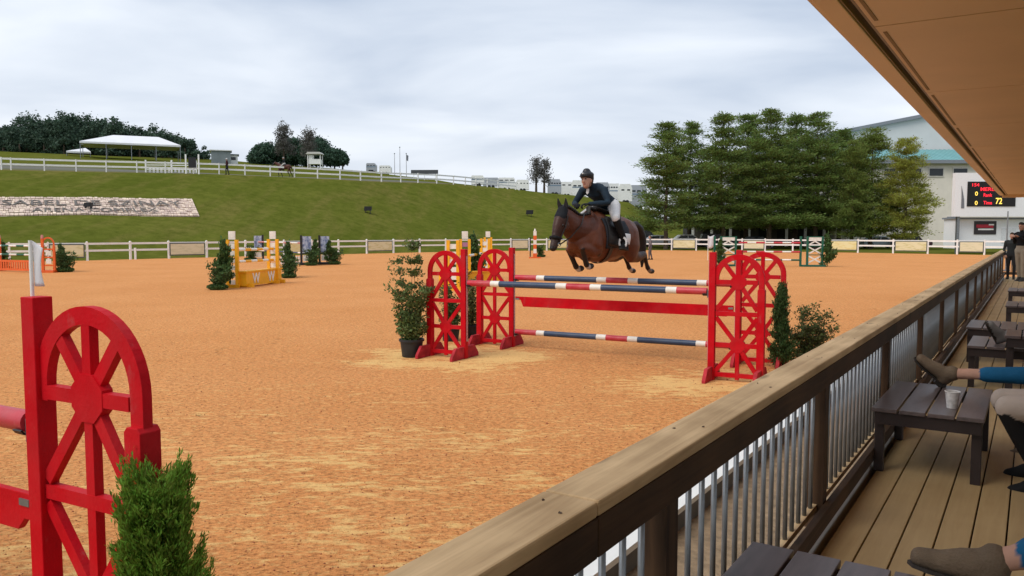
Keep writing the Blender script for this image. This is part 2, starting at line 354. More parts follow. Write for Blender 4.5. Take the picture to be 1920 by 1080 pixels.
scuff(M_red, (.46, .06, .06)); scuff(M_pole_red, (.55, .22, .20)); scuff(M_pole_white, (.55, .47, .36)); scuff(M_pole_blue, (.10, .12, .16))
# arena sand: polygon up to the far fence, finer towards the camera
DY = R(-33.01)                                   # deck axis, clockwise from +Y
DU = Vector((math.sin(-DY), math.cos(-DY), 0)); DV = Vector((math.cos(-DY), -math.sin(-DY), 0))
DZ = 0.47
def deckp(lat, s, z=0.0): return DU * s + DV * lat + Vector((0, 0, z))
rows = []
sx = np.concatenate([np.linspace(-1.45, .7, 240)])
uu = np.concatenate([np.linspace(0, .45, 200), np.linspace(.45, 1, 60)[1:]])
yfar = itp(sx, TX(PXF), YF) + .6
Yg = 1.2 + (yfar[None, :] - 1.2) * (uu[:, None] ** 1.8); Xg = Yg * sx[None, :]
Zg = np.zeros_like(Yg)
idx = np.arange(Yg.size).reshape(Yg.shape); F = np.stack([idx[:-1, :-1], idx[:-1, 1:], idx[1:, 1:], idx[1:, :-1]], -1).reshape(-1, 4)
for k in range(7):
    a = rng.uniform(0, 6.28); q = 1.1 * 1.5 ** k; Zg += .012 / 1.35 ** k * np.sin(q * (Xg * math.cos(a) + Yg * math.sin(a)) + rng.uniform(0, 6))
Zg = Zg * np.clip(1 - Yg / 40, .1, 1)
sand_me = arr_mesh('arena_sand', np.stack([Xg, Yg, Zg], -1).reshape(-1, 3), F); sand_me.polygons.foreach_set('use_smooth', [True] * len(sand_me.polygons))
sm = bpy.data.materials.new('arena_footing'); sm.use_nodes = True; n, l = nod(sm); b = n['Principled BSDF']; b.inputs['Roughness'].default_value = .95; b.inputs['Specular IOR Level'].default_value = .1
t = n.new('ShaderNodeTexCoord'); O = t.outputs['Object']
c = mixc(n, l, mrange(n, l, noise(n, l, O, .35, 6), .3, .7), (.68, .275, .088), (.76, .33, .118))
fine = noise(n, l, O, 9.0, 10, .72)
def mth0(op, a, b_):
    x = n.new('ShaderNodeMath'); x.operation = op
    for i, v in enumerate((a, b_)):
        if isinstance(v, (int, float)): x.inputs[i].default_value = v
        else: l.new(v, x.inputs[i])
    return x.outputs[0]
c = mixc(n, l, mrange(n, l, noise(n, l, O, 20.0, 8, .8, (1, 1.4, 1), (0, 0, R(-20))), .38, .53, .9, 0), c, (.28, .11, .035))
c = mixc(n, l, mrange(n, l, noise(n, l, O, 15.0, 8, .75, (1, 1.6, 1), (.3, .2, R(-20))), .53, .66, 0, .75), c, (.84, .52, .20))
lp = mth0('ADD', mth0('MULTIPLY', noise(n, l, O, 1.0, 8, .6, (.55, 1.1, 1), (0, 0, R(-28))), .42), mth0('MULTIPLY', noise(n, l, O, 4.2, 7, .7, (.8, 2.3, 1), (0, 0, R(-28))), .60))
def dist(p):
    v = n.new('ShaderNodeVectorMath'); v.operation = 'DISTANCE'; l.new(O, v.inputs[0]); v.inputs[1].default_value = p; return v.outputs['Value']
def mth(op, a, b_):
    x = n.new('ShaderNodeMath'); x.operation = op
    for i, v in enumerate((a, b_)):
        if isinstance(v, (int, float)): x.inputs[i].default_value = v
        else: l.new(v, x.inputs[i])
    return x.outputs[0]
near = mrange(n, l, dist((-1.0, 2.0, 0)), 5.0, 17.0, .075, -.10)       # churned dry footing, tracks at the take-off and landing
ringL = mrange(n, l, dist((-.9, 12.9, 0)), 1.0, 2.1, .17, 0); ringR = mrange(n, l, dist((2.9, 10.6, 0)), .9, 2.2, .12, 0)
lp2 = mth('ADD', mth('ADD', lp, near), mth('MAXIMUM', ringL, ringR))
c = mixc(n, l, mrange(n, l, lp2, .60, .67, 0, .7), c, (.86, .57, .22))
l.new(c, b.inputs['Base Color'])
bp = n.new('ShaderNodeBump'); bp.inputs['Strength'].default_value = .8; bp.inputs['Distance'].default_value = .04
vo = n.new('ShaderNodeTexVoronoi'); vo.inputs['Scale'].default_value = 2.4; l.new(O, vo.inputs['Vector'])
prints = mth('MULTIPLY', mrange(n, l, vo.outputs['Distance'], .10, .24, -1.4, 0), mrange(n, l, noise(n, l, O, .45, 3), .50, .60))
hsum = mth('ADD', mth('ADD', mth('MULTIPLY', fine, 1.0), prints), mth('MULTIPLY', noise(n, l, O, 30, 6, .7), .45)); l.new(hsum, bp.inputs['Height']); l.new(bp.outputs[0], b.inputs['Normal'])
sand = tag(link('arena_sand', sand_me, sm), kind='structure')
# loose clods on the footing
nC = 16000; cy = 2.2 + 13 * rng.random(nC) ** 1.6; cx = cy * rng.uniform(-.75, .45, nC)
cz = np.zeros(nC); sz = rng.uniform(.003, .009, nC) * (1 + (rng.random(nC) > .985) * .9)
octv = np.array([[1, 0, 0], [0, 1, 0], [-1, 0, 0], [0, -1, 0], [0, 0, .8], [0, 0, -.6]]); octf = np.array([[0, 1, 4], [1, 2, 4], [2, 3, 4], [3, 0, 4], [1, 0, 5], [2, 1, 5], [3, 2, 5], [0, 3, 5]])
# sample the sand height
ui = ((np.clip((cy - 1.2) / (itp(cx / cy, TX(PXF), YF) + .6 - 1.2), 0, 1)) ** (1 / 1.8)); ri = np.interp(ui, uu, np.arange(len(uu))).astype(int); ci = np.interp(cx / cy, sx, np.arange(len(sx))).astype(int); cz = Zg[ri, ci]
V = (octv[None] * sz[:, None, None] * rng.uniform(.6, 1.3, (nC, 6, 3)) + np.stack([cx, cy, cz + sz * .25], -1)[:, None]).reshape(-1, 3)
F = (octf[None] + (np.arange(nC) * 6)[:, None, None]).reshape(-1, 3)
M_clod = mat('sand_clod', (.52, .22, .085), .95, .2, 3, island=.45)
o = link('sand_clods', arr_mesh('sand_clods', V, F), M_clod); tag(o, 'loose clods of orange footing scattered over the arena', 'clods', kind='stuff')

# ------------------------------------------------------------------ white fences
def fence(name, pts, hgt, rails, label, rth=.04, rw=.14, pw=.13, m=None, root=None):
    m = m or M_white; base = Vector(pts[0]); e = empty(name, base, 0, label, 'fence')
    pm = MB(); pm.box((0, 0, hgt / 2 - .1), (pw, pw, hgt + .2)); pm.prism([(-pw * .62, 0), (pw * .62, 0), (0, .07)], pw * 1.24, lambda u, v, k: (u, k, hgt + v)); pme = pm.mesh('fence_post')
    pme.materials.append(m)
    for i, p in enumerate(pts):
        p = Vector(p); a = Vector(pts[max(i - 1, 0)]); b_ = Vector(pts[min(i + 1, len(pts) - 1)]); an = math.atan2(b_.y - a.y, b_.x - a.x)
        link('post', pme, None, e, p - base, an)
    for i in range(len(pts) - 1):
        a, b_ = Vector(pts[i]) - base, Vector(pts[i + 1]) - base
        for z in rails:
            mb = MB(); mb.bar(a + Vector((0, 0, z)), b_ + Vector((0, 0, z)), rw, rth, up=Vector((0, 0, 1)).cross(b_ - a)); mb.build('rail', m, e)
    return e
FP = [-128, -55, 18, 91, 164, 245, 317, 388, 461, 533, 585, 635, 688, 738, 787, 836, 880, 920, 958, 992, 1025, 1065, 1110, 1160, 1210, 1259, 1305, 1348, 1391, 1434, 1486, 1547, 1608, 1674, 1739, 1794, 1845, 1893]
def fbase(px): y = float(itp(TX(px), TX(PXF), YF)); return Vector((float(TX(px)) * y, y, 0))
fpts = [fbase(p) for p in FP]
fence('arena_fence', fpts, 1.28, (1.18, .70), 'long white two-rail fence around the far edge of the sand arena')
short = MB().box((0, 0, .4), (.12, .12, .9)).build('gate_post', M_white); p = fbase(257); short.location = (p.x, p.y - .25, 0)
tag(short, 'short white post in front of the far arena fence on the left', 'post')
# printed boards hung on the arena fence
def banner_mat(nm, base, ink):
    m = bpy.data.materials.new(nm); m.use_nodes = True; n, l = nod(m); b = n['Principled BSDF']; b.inputs['Roughness'].default_value = .6
    t = n.new('ShaderNodeTexCoord'); f = noise(n, l, t.outputs['Object'], 2.2, 4, .6, (.5, 1, 3)); c = mixc(n, l, mrange(n, l, f, .48, .62, 0, .75), base, ink); l.new(c, b.inputs['Base Color']); return m
BM = [banner_mat('printed_board_a', (.70, .64, .40), (.50, .44, .16)), banner_mat('printed_board_b', (.68, .62, .42), (.52, .50, .30)), banner_mat('printed_board_c', (.72, .66, .36), (.66, .52, .16))]
BL = [(91, 164, 'cream printed board on the far fence beside the orange jump shrub'), (317, 388, 'cream printed board on the far fence left of the yellow jump'), (533, 585, 'cream printed board on the far fence seen between the blue panel standards'), (688, 738, 'cream printed board on the far fence below the middle loudspeaker'), (958, 992, 'narrow cream board on the far fence beside the slim red standard'), (1025, 1065, 'cream board on the far fence behind the horse muzzle'), (1259, 1305, 'cream board on the far fence just right of the bay horse'), (1391, 1434, 'cream board on the far fence behind the green jump poles'), (1547, 1608, 'cream board on the far fence right of the green lattice standard'), (1674, 1739, 'cream board on the far fence under the yellowish pine'), (1794, 1845, 'rightmost cream board on the far fence below the scoreboard')]
for i, (a, b_, lb) in enumerate(BL):
    A, B = fbase(a), fbase(b_); d = (B - A); L = d.length - .2; e = empty('fence_banner', (A + B) / 2 + Vector((0, -.10, 0)), math.atan2(d.y, d.x), lb, 'banner', 'printed boards on the arena fence')
    MB().box((0, 0, .70), (L, .03, .96)).build('backing_board', mat('dark_board_edge', (.10, .11, .10), .7), e)
    MB().box((0, -.021, .70), (L - .16, .012, .80)).build('printed_face', BM[i % 3], e)
UPX = [(-75, 315.5), (10, 318.5), (28, 319.2), (90, 321), (149, 323), (205, 325), (262, 326.5), (315, 328), (367, 329.5), (415, 330.5), (463, 332.5), (510, 334.3), (555, 336), (598, 338), (640, 340), (678, 341.5), (717, 343), (753, 344.5), (785, 345.5), (820, 347), (851, 348.5), (873, 349.5), (893, 350.5), (914, 351.5), (934, 352.7), (952, 353.8), (967, 355)]
upts = []
for px, py in UPX:
    y = float(itp(TX(px), TX(PXU), YU)) - .4; x = float(TX(px)) * y; upts.append(Vector((x, y, Tz(x, y))))
fence('ridge_fence', upts, 1.3, (1.2, .62), 'long white two-rail fence along the top of the grass bank', rw=.2)
p0 = upts[-1]; fence('ridge_side_fence', [p0 + Vector((0.6, 3 + 5 * i, Tz(p0.x + .6, p0.y + 3 + 5 * i) - p0.z)) for i in range(5)], 1.3, (1.2, .62), 'short white fence running back from the right end of the bank fence', rw=.2)

# ------------------------------------------------------------------ grandstand deck (local frame: x = lateral, y = along, z up from deck level)
deck = tag(empty('deck', (0, 0, DZ), DY), kind='structure')
k = 0; x = -.80
while x < 4.2:
    mb = MB(); mb.box((x + .07, 14.5, -.0125), (.140, 36, .025)); mb.build('deck_board', M_deck, deck, bevel=.003); x += .148; k += 1
MB().box((1.7, 14.5, -.16), (5.0, 36, .24)).build('deck_frame', mat('dark_joists', (.03, .02, .012), .9), deck)
MB().box((-.865, 14.5, -.14), (.05, 36, .36)).build('rim_trim', mat('pale_trim_board', (.62, .58, .52), .6, .1, 3), deck)
rail = empty('deck_railing', (0, 0, DZ), DY, 'weathered timber deck railing with grey metal balusters along the arena', 'railing')
for i, (s0, s1) in enumerate([(-3.2, 1.62), (1.624, 6.36), (6.364, 11.2), (11.204, 16.05), (16.054, 21), (21.004, 26), (26.004, 32.3)]):
    MB().box((-.89, (s0 + s1) / 2, .895), (.145, s1 - s0, .038)).build('cap_board', M_cap, rail, bevel=.006)
    MB().box((-.835, (s0 + s1) / 2, .8275), (.038, s1 - s0, .097)).build('face_board', M_rail, rail, bevel=.004)
    MB().box((-.835, (s0 + s1) / 2, .105), (.038, s1 - s0, .085)).build('bottom_rail', M_rail, rail, bevel=.004)
    MB().box((-.905, (s0 + s1) / 2, .118), (.03, s1 - s0, .03)).build('baluster_shoe', M_cap, rail)
    MB().box((-.905, (s0 + s1) / 2, .845), (.03, s1 - s0, .03)).build('baluster_head', M_rail, rail)
pme = MB().box((0, 0, .44), (.088, .088, .87)).mesh('post'); pme.materials.append(M_post)
bme = MB().cyl((0, 0, .10), (0, 0, .84), .0105, n=8).mesh('baluster'); bme.materials.append(M_steel); bme.polygons.foreach_set('use_smooth', [True] * len(bme.polygons))
ps = [2.19 + 2.1 * i for i in range(-2, 15)]
for s in ps: link('post', pme, None, rail, (-.905, s, 0))
nb = 0
for s in ps[:-1]:
    for j in range(1, 17):
        ss = s + 2.1 * j / 17
        if nb < 262 and ss > -1: link('baluster', bme, None, rail, (-.905, ss, 0)); nb += 1
scr = MB()
for s in np.arange(-1, 32, .85):
    for lx in (-.925, -.855):
        y = s + random.uniform(-.05, .05); scr.cyl((lx + random.uniform(-.01, .01), y, .9135), (lx, y, .9155), random.uniform(.0028, .0042), n=6)
o = scr.build('screw_heads', mat('rusty_screw', (.06, .035, .02), .7), rail); o['kind'] = 'stuff'
# low white kerb rail between deck and sand
for nm, lb, c0, d0, m in (('kerb_wall', 'low grey kerb along the sand outside the deck', (-1.95, 14.5, .085 - DZ), (.10, 34, .17), mat('grey_kerb', (.16, .155, .15), .9, .2, 3)), ('kerb_cap', 'flat white board capping the low kerb outside the deck', (-2.01, 14.5, .19 - DZ), (.28, 34, .036), M_white)):
    o = MB().box(c0, d0).build(nm, m); o.location = (0, 0, DZ); o.rotation_euler = (0, 0, DY); tag(o, lb, 'kerb')
gv = MB().box((.9, 14.5, -DZ + .022), (5.6, 36, .02)).build('gravel_strip', mat('tan_gravel', (.27, .19, .115), .95, .3, 12, .8, 30)); gv.location = (0, 0, DZ); gv.rotation_euler = (0, 0, DY); tag(gv, kind='structure')
# roof over the deck
roof = empty('pavilion_roof', tuple(DV * .035 + Vector((0, 0, DZ))), DY, 'tan panelled soffit and eave of the pavilion roof over the deck', 'roof')
ZS = 2.63
MB().box((-.90, 11.5, ZS - .012), (.10, 33, .025)).build('eave_trim', M_soffit, roof, bevel=.004)
MB().box((-.962, 11.5, ZS + .085), (.024, 33, .20)).build('fascia', M_soffit, roof)
MB().box((1.9, 11.5, ZS + .30), (5.8, 33.2, .12)).build('roof_deck', mat('roof_metal', (.20, .14, .09), .5), roof)
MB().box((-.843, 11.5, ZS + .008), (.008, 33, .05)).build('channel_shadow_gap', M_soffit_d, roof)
s = -5.0; i = 0
while s < 27.6:
    mb = MB(); mb.box((1.95, s + 1.217, ZS + .004), (5.50, 2.424, .012)); mb.build('soffit_panel', M_soffit, roof)
    mb = MB(); mb.box((-.770, s + 1.217, ZS - .0035), (.018, 2.15, .004)); mb.build('vent_slot', M_soffit_d, roof)
    s += 2.438; i += 1
MB().box((1.95, 27.9, ZS + .06), (5.7, .05, .30)).build('end_fascia', M_soffit, roof)
# ------------------------------------------------------------------ low tables on the deck
def table(name, lat0, lat1, s0, s1, h, label, ns=4, seats=None):
    e = empty(name, deckp((lat0 + lat1) / 2, (s0 + s1) / 2, DZ), DY, label, 'table', 'dark slatted tables on the deck')
    W, L = lat1 - lat0, s1 - s0; g = .012; sw = (W - g * (ns - 1)) / ns
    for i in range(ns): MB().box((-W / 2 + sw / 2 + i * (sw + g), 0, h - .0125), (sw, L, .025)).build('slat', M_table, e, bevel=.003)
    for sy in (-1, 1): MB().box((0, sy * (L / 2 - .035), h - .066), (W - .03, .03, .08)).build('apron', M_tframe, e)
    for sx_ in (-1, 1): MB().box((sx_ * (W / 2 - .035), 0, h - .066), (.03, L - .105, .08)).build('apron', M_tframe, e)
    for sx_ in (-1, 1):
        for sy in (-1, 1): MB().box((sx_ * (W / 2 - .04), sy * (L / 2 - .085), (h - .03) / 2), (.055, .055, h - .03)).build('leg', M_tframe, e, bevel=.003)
    return e
table('low_table', -.81, -.20, 1.92, 2.84, .42, 'dark slatted low table nearest the camera, cut by the bottom edge')
table('low_table', -.83, -.21, 5.47, 6.55, .42, 'dark slatted low table with the paper cup on it')
table('low_table', -.52, .12, 9.0, 9.9, .42, 'dark slatted low table under the grey shoe, beyond the blue jeans')
table('low_table', -.64, .02, 10.75, 11.7, .42, 'dark slatted low table just beyond the one holding the grey shoe')
table('side_table', -.195, .33, 8.45, 9.0, .60, 'taller dark slatted side table at the right edge beside the grey shoe')
table('low_table', -.34, .3, 14.2, 15.2, .42, 'dark slatted table second from the far end of the deck')
table('low_table', -.40, .25, 17.9, 18.9, .42, 'dark slatted table farthest along the deck')
cup = empty('paper_cup', deckp(-.40, 5.72, DZ + .42), DY, 'white paper cup with grey print standing on the slatted table', 'cup')
cm = MB(); cm.cyl((0, 0, .001), (0, 0, .105), .030, .043, 24, False); cm.cyl((0, 0, .006), (0, 0, .007), .030, .030, 24); cm.cyl((0, 0, .104), (0, 0, .004), .040, .027, 24, False)
cm.build('cup_wall', mat('printed_paper', (.74, .72, .70), .6, .2, 40, col2=(.45, .43, .42)), cup, True)
rm = MB()
for i in range(24):
    a0, a1 = 2 * math.pi * i / 24, 2 * math.pi * (i + 1) / 24; rm.cyl((.0435 * math.cos(a0), .0435 * math.sin(a0), .106), (.0435 * math.cos(a1), .0435 * math.sin(a1), .106), .0025, n=6)
rm.build('rolled_rim', mat('white_paper', (.8, .79, .77), .6), cup, True)

# ------------------------------------------------------------------ red wheel-arch jump standards
PH = 1.73; WX = .645; WC = .345
def standard_red():
    e = empty('jump_standard', (0, 0, 0))
    f2 = lambda u, v, k: (u, k, v)
    MB().box((0, 0, PH / 2), (.086, .086, PH)).build('post', M_red, e, bevel=.004)
    mb = MB(); mb.prism([(WX - .047, 0), (WX + .047, 0), (WX + .047, 1.235), (WX + .03, 1.255), (WX - .03, 1.255), (WX - .047, 1.235)], .094, f2); mb.build('outer_post', M_red, e, bevel=.003)
    mb = MB(); ro, ri, zc_ = .335, .262, 1.37; K = 22
    oa = [(WC + ro * math.cos(math.pi * i / K), zc_ + ro * math.sin(math.pi * i / K)) for i in range(K + 1)]; ia = [(WC + ri * math.cos(math.pi * i / K), zc_ + ri * math.sin(math.pi * i / K)) for i in range(K + 1)]
    oa = [(WC + ro, 1.20)] + oa + [(WC - ro, 1.30)]; ia = [(WC + ri, 1.20)] + ia + [(WC - ri, 1.30)]
    for i in range(len(oa) - 1): mb.prism([oa[i], oa[i + 1], ia[i + 1], ia[i]], .042, f2)
    bm = bmesh.new(); me = mb.mesh('arch'); bm.from_mesh(me); bmesh.ops.remove_doubles(bm, verts=bm.verts, dist=1e-4)
    seen = {}                                     # drop the inner walls between the segments
    for f in bm.faces: seen.setdefault(tuple(sorted(v.index for v in f.verts)), []).append(f)
    bm.verts.index_update(); seen = {}
    for f in bm.faces: seen.setdefault(tuple(sorted(v.index for v in f.verts)), []).append(f)
    bmesh.ops.delete(bm, geom=[f for q in seen.values() if len(q) > 1 for f in q], context='FACES'); bm.to_mesh(me); bm.free(); link('arch', me, M_red, e)
    MB().box((WC, 0, .86), (.052, .040, 1.66)).build('centre_bar', M_red, e)
    for z in (1.335, .91, .49, .085): MB().box(((.047 + WX - .047) / 2 + .0, 0, z), (WX - .094, .044, .058)).build('cross_bar', M_red, e)
    up = (0, 1, 0)
    for hz_, ends in ((1.335, [(WC - .19, 1.58), (WC + .19, 1.58), (.05, .96), (WX - .05, .96)]), (.49, [(.05, .86), (WX - .05, .86), (.05, .12), (WX - .05, .12)])):
        w = MB(); w.prism([(WC + .105 * math.cos(R(22.5 + 45 * i)), hz_ + .105 * math.sin(R(22.5 + 45 * i))) for i in range(8)], .049, f2); hub = w.build('wheel_hub', M_red, e)
        for (u, v) in ends: MB().bar((WC, 0, hz_), (u, 0, v), .055, .036, up).build('spoke', M_red, hub)
    for xx in (0, WX):
        mb = MB(); mb.prism([(-.40, 0), (.40, 0), (.40, .05), (.28, .19), (-.28, .19), (-.40, .05)], .05, lambda u, v, k: (xx + k, u, v)); mb.build('foot', mat('dusty_red_paint', (.42, .035, .045), .8, .35, 7, .2, 40, spec=.1), e, bevel=.004)
    MB().box((-.0505, 0, .95), (.007, .03, 1.35)).build('cup_track', mat('pale_pink_track', (.50, .30, .30), .5), e)
    mb = MB()
    for i in range(26): mb.cyl((-.0545, 0, .32 + i * .05), (-.0555, 0, .32 + i * .05), .006, n=6)
    o = mb.build('track_holes', M_black, e); o['kind'] = 'stuff'
    return e
STD = standard_red(); first = [True]
def place(src, loc, rz, label, cat, group, flag):
    o = src if flag[0] else copy_tree(src); flag[0] = False
    o.location = loc; o.rotation_euler = (0, 0, rz); return tag(o, label, cat, group)
FLp, FRp = Vector((-.753, 12.64, 0)), Vector((2.70, 10.79, 0)); EV = (FRp - FLp).normalized(); NV = Vector((-EV.y, EV.x, 0)); NV = NV if NV.y > 0 else -NV
BLp, BRp = FLp + NV * 1.50 + EV * .05, FRp + NV * 1.50 + EV * .02
ae = math.atan2(EV.y, EV.x); grp = 'red wheel-arch jump standards'
place(STD, FLp, ae + math.pi, 'red wheel-arch standard beside the tall potted shrub, front left of the jump', 'jump standard', grp, first)
place(STD, FRp, ae, 'red wheel-arch standard nearest the railing, front right of the jump', 'jump standard', grp, first)
place(STD, BLp, ae + math.pi, 'red wheel-arch standard at the back left of the jump', 'jump standard', grp, first)
place(STD, BRp, ae, 'red wheel-arch standard at the back right, half hidden behind the front one', 'jump standard', grp, first)
NPp = Vector((-1.995, 3.36, 0)); place(STD, NPp, ae, 'large red wheel-arch standard close up at the left edge with a white flag', 'jump standard', grp, first)
NQp = NPp - EV * 3.9; place(STD, NQp, ae + math.pi, 'red wheel-arch standard at the far end of the close-up jump, outside the frame', 'jump standard', grp, first)
def pole(a, b_, bands, label, r=.047, grp=None, name='jump_pole'):
    """bands: [(end fraction, material)]"""
    a, b_ = Vector(a), Vector(b_); mid = (a + b_) / 2; mb = MB(); t0 = 0; ms = []
    for t1, m in bands:
        if m not in ms: ms.append(m)
        mb.cur = ms.index(m); mb.cyl(a + (b_ - a) * t0 - mid, a + (b_ - a) * t1 - mid, r, n=16, caps=(t0 == 0 or t1 >= 1)); t0 = t1
    o = mb.build(name, ms, None, True); o.location = mid; return tag(o, label, 'pole', grp)
Rr, Ww, Bb = M_pole_red, M_pole_white, M_pole_blue
band = [(.11, Rr), (.15, Ww), (.405, Bb), (.45, Ww), (.55, Rr), (.595, Ww), (.85, Bb), (.89, Ww), (1, Rr)]
zv = lambda z: Vector((0, 0, z)); ins = .075
def span_(A, B, z): return A + EV * ins + zv(z), B - EV * ins + zv(z)
pole(*span_(FLp, FRp, 1.20), band, 'red, white and navy striped pole, single front rail of the jump', grp='striped jump poles')
pole(*span_(BLp, BRp, 1.215), band, 'red, white and navy top pole at the back, under the horse hooves', grp='striped jump poles')
pole(*span_(BLp, BRp, .27), band, 'red, white and navy striped pole lowest at the back of the jump', grp='striped jump poles')
def plank(A, B, z, label, hgt=.17):
    a, b_ = span_(A, B, z); d = b_ - a; L = d.length; e = empty('jump_plank', a, math.atan2(d.y, d.x), label, 'plank')
    mb = MB(); mb.prism([(0, .03), (.10, .03), (.15, -hgt / 2), (L - .10, -hgt / 2), (L - .05, -.03), (L, -.03), (L, hgt / 2), (0, hgt / 2)], .032, lambda u, v, k: (u, k, v)); mb.build('board', M_red, e, bevel=.003)
    for u in (.04, L - .04): MB().box((u, 0, .045), (.07, .045, .03)).build('end_bracket', M_steel, e)
plank(BLp, BRp, .80, 'red plank hung across the back of the jump')
pole(NQp + EV * ins + zv(1.19), NPp - EV * ins + zv(1.19), [(.45, Rr), (.5, Ww), (.55, Rr), (.595, Ww), (.80, Bb), (.84, Ww), (1, Rr)], 'red-ended pole on the close-up standard at the left edge', grp='striped jump poles')
plank(NQp, NPp, .79, 'red plank on the close-up standard at the left edge')
def jcup(P, sgn, z, who):
    e = empty('jump_cup', P + EV * sgn * .062 + zv(z - .052), ae, 'dark metal pole cup on the ' + who, 'pole cup', 'jump cups')
    mb = MB(); mb.box((0, 0, .02), (.008, .06, .10)); mb.build('back_plate', M_steel, e)
    mb = MB(); pts = [(.055 * math.cos(R(a)), .055 * math.sin(R(a)) + .05) for a in range(210, 331, 20)]
    for p, q in zip(pts[:-1], pts[1:]): mb.bar((sgn * .035, p[0], p[1]), (sgn * .035, q[0], q[1]), .008, .06, up=(1, 0, 0))
    mb.build('cradle', M_black, e)
for P, sg, z, who in ((FLp, 1, 1.20, 'front left red standard'), (FRp, -1, 1.20, 'front right red standard'), (BLp, 1, 1.215, 'back left red standard, top pole'), (BRp, -1, 1.215, 'back right red standard, top pole'), (BLp, 1, .27, 'back left red standard, lowest pole'), (BRp, -1, .27, 'back right red standard, lowest pole'), (NPp, -1, 1.19, 'close-up red standard at the left')): jcup(P, sg, z, who)
# white flag on the near standard
fl = empty('flag', NPp + Vector((-.028, .02, PH)), 0, 'white course flag on the close-up red standard', 'flag')
MB().cyl((0, 0, -.02), (0, 0, .235), .008, n=10).build('flag_pole', M_white, fl, True)
cl = MB(); nu, nv_ = 10, 10
def fp(i, j): u = i / nu; v = j / nv_; return (.006 + .052 * u * (1 - .25 * math.sin(v * 3.0)) + .004, -.012 * u + .004 * math.sin(u * 5 + v * 2), .232 - .19 * v - .03 * u * (1 - v))
cl.add([fp(i, j) for j in range(nv_ + 1) for i in range(nu + 1)], [(j * (nu + 1) + i, j * (nu + 1) + i + 1, (j + 1) * (nu + 1) + i + 1, (j + 1) * (nu + 1) + i) for j in range(nv_) for i in range(nu)])
o = cl.build('flag_cloth', M_cloth_w, fl, True); o.modifiers.new('t', 'SOLIDIFY').thickness = .0015

# ------------------------------------------------------------------ shrubs
def conical_shrub(name, h, rad, n, lm, ln=.05, wd=.016, seed=1, sprays=90):
    r = np.random.default_rng(seed); e = empty(name)
    zs = r.random(sprays) ** .8 * h * .97 + .03; az = r.uniform(0, 6.283, sprays)
    prof = lambda z: rad * np.clip(1 - (z / h) ** 1.7, .03, 1) * (.75 + .25 * np.sin(z * 9 + seed))
    tip = np.stack([np.cos(az) * prof(zs), np.sin(az) * prof(zs), np.minimum(zs + .10 * h, h * 1.02)], -1) * r.uniform(.8, 1.12, (sprays, 1)) * [1, 1, 1]
    base = np.stack([np.zeros(sprays), np.zeros(sprays), np.clip(zs - .08 * h, .02, None)], -1)
    k = r.integers(0, sprays, n); t = r.random(n) ** .55; C = base[k] + (tip - base)[k] * t[:, None] + r.normal(size=(n, 3)) * rad * .10
    D = (tip - base)[k]; D /= np.linalg.norm(D, axis=1)[:, None]; D = D * .6 + np.array([0, 0, .7]) + r.normal(size=(n, 3)) * .45; D /= np.linalg.norm(D, axis=1)[:, None]
    C[:, 2] = np.clip(C[:, 2], .02, None); V, F = leaf_quads(C, D, perp(D, r), r.uniform(.7, 1.3, n) * ln, r.uniform(.7, 1.3, n) * wd)
    link('foliage', arr_mesh('foliage', V, F), lm, e); MB().cyl((0, 0, -.02), (0, 0, h * .8), .018, .006, 7).build('stem', M_bark, e)
    return e
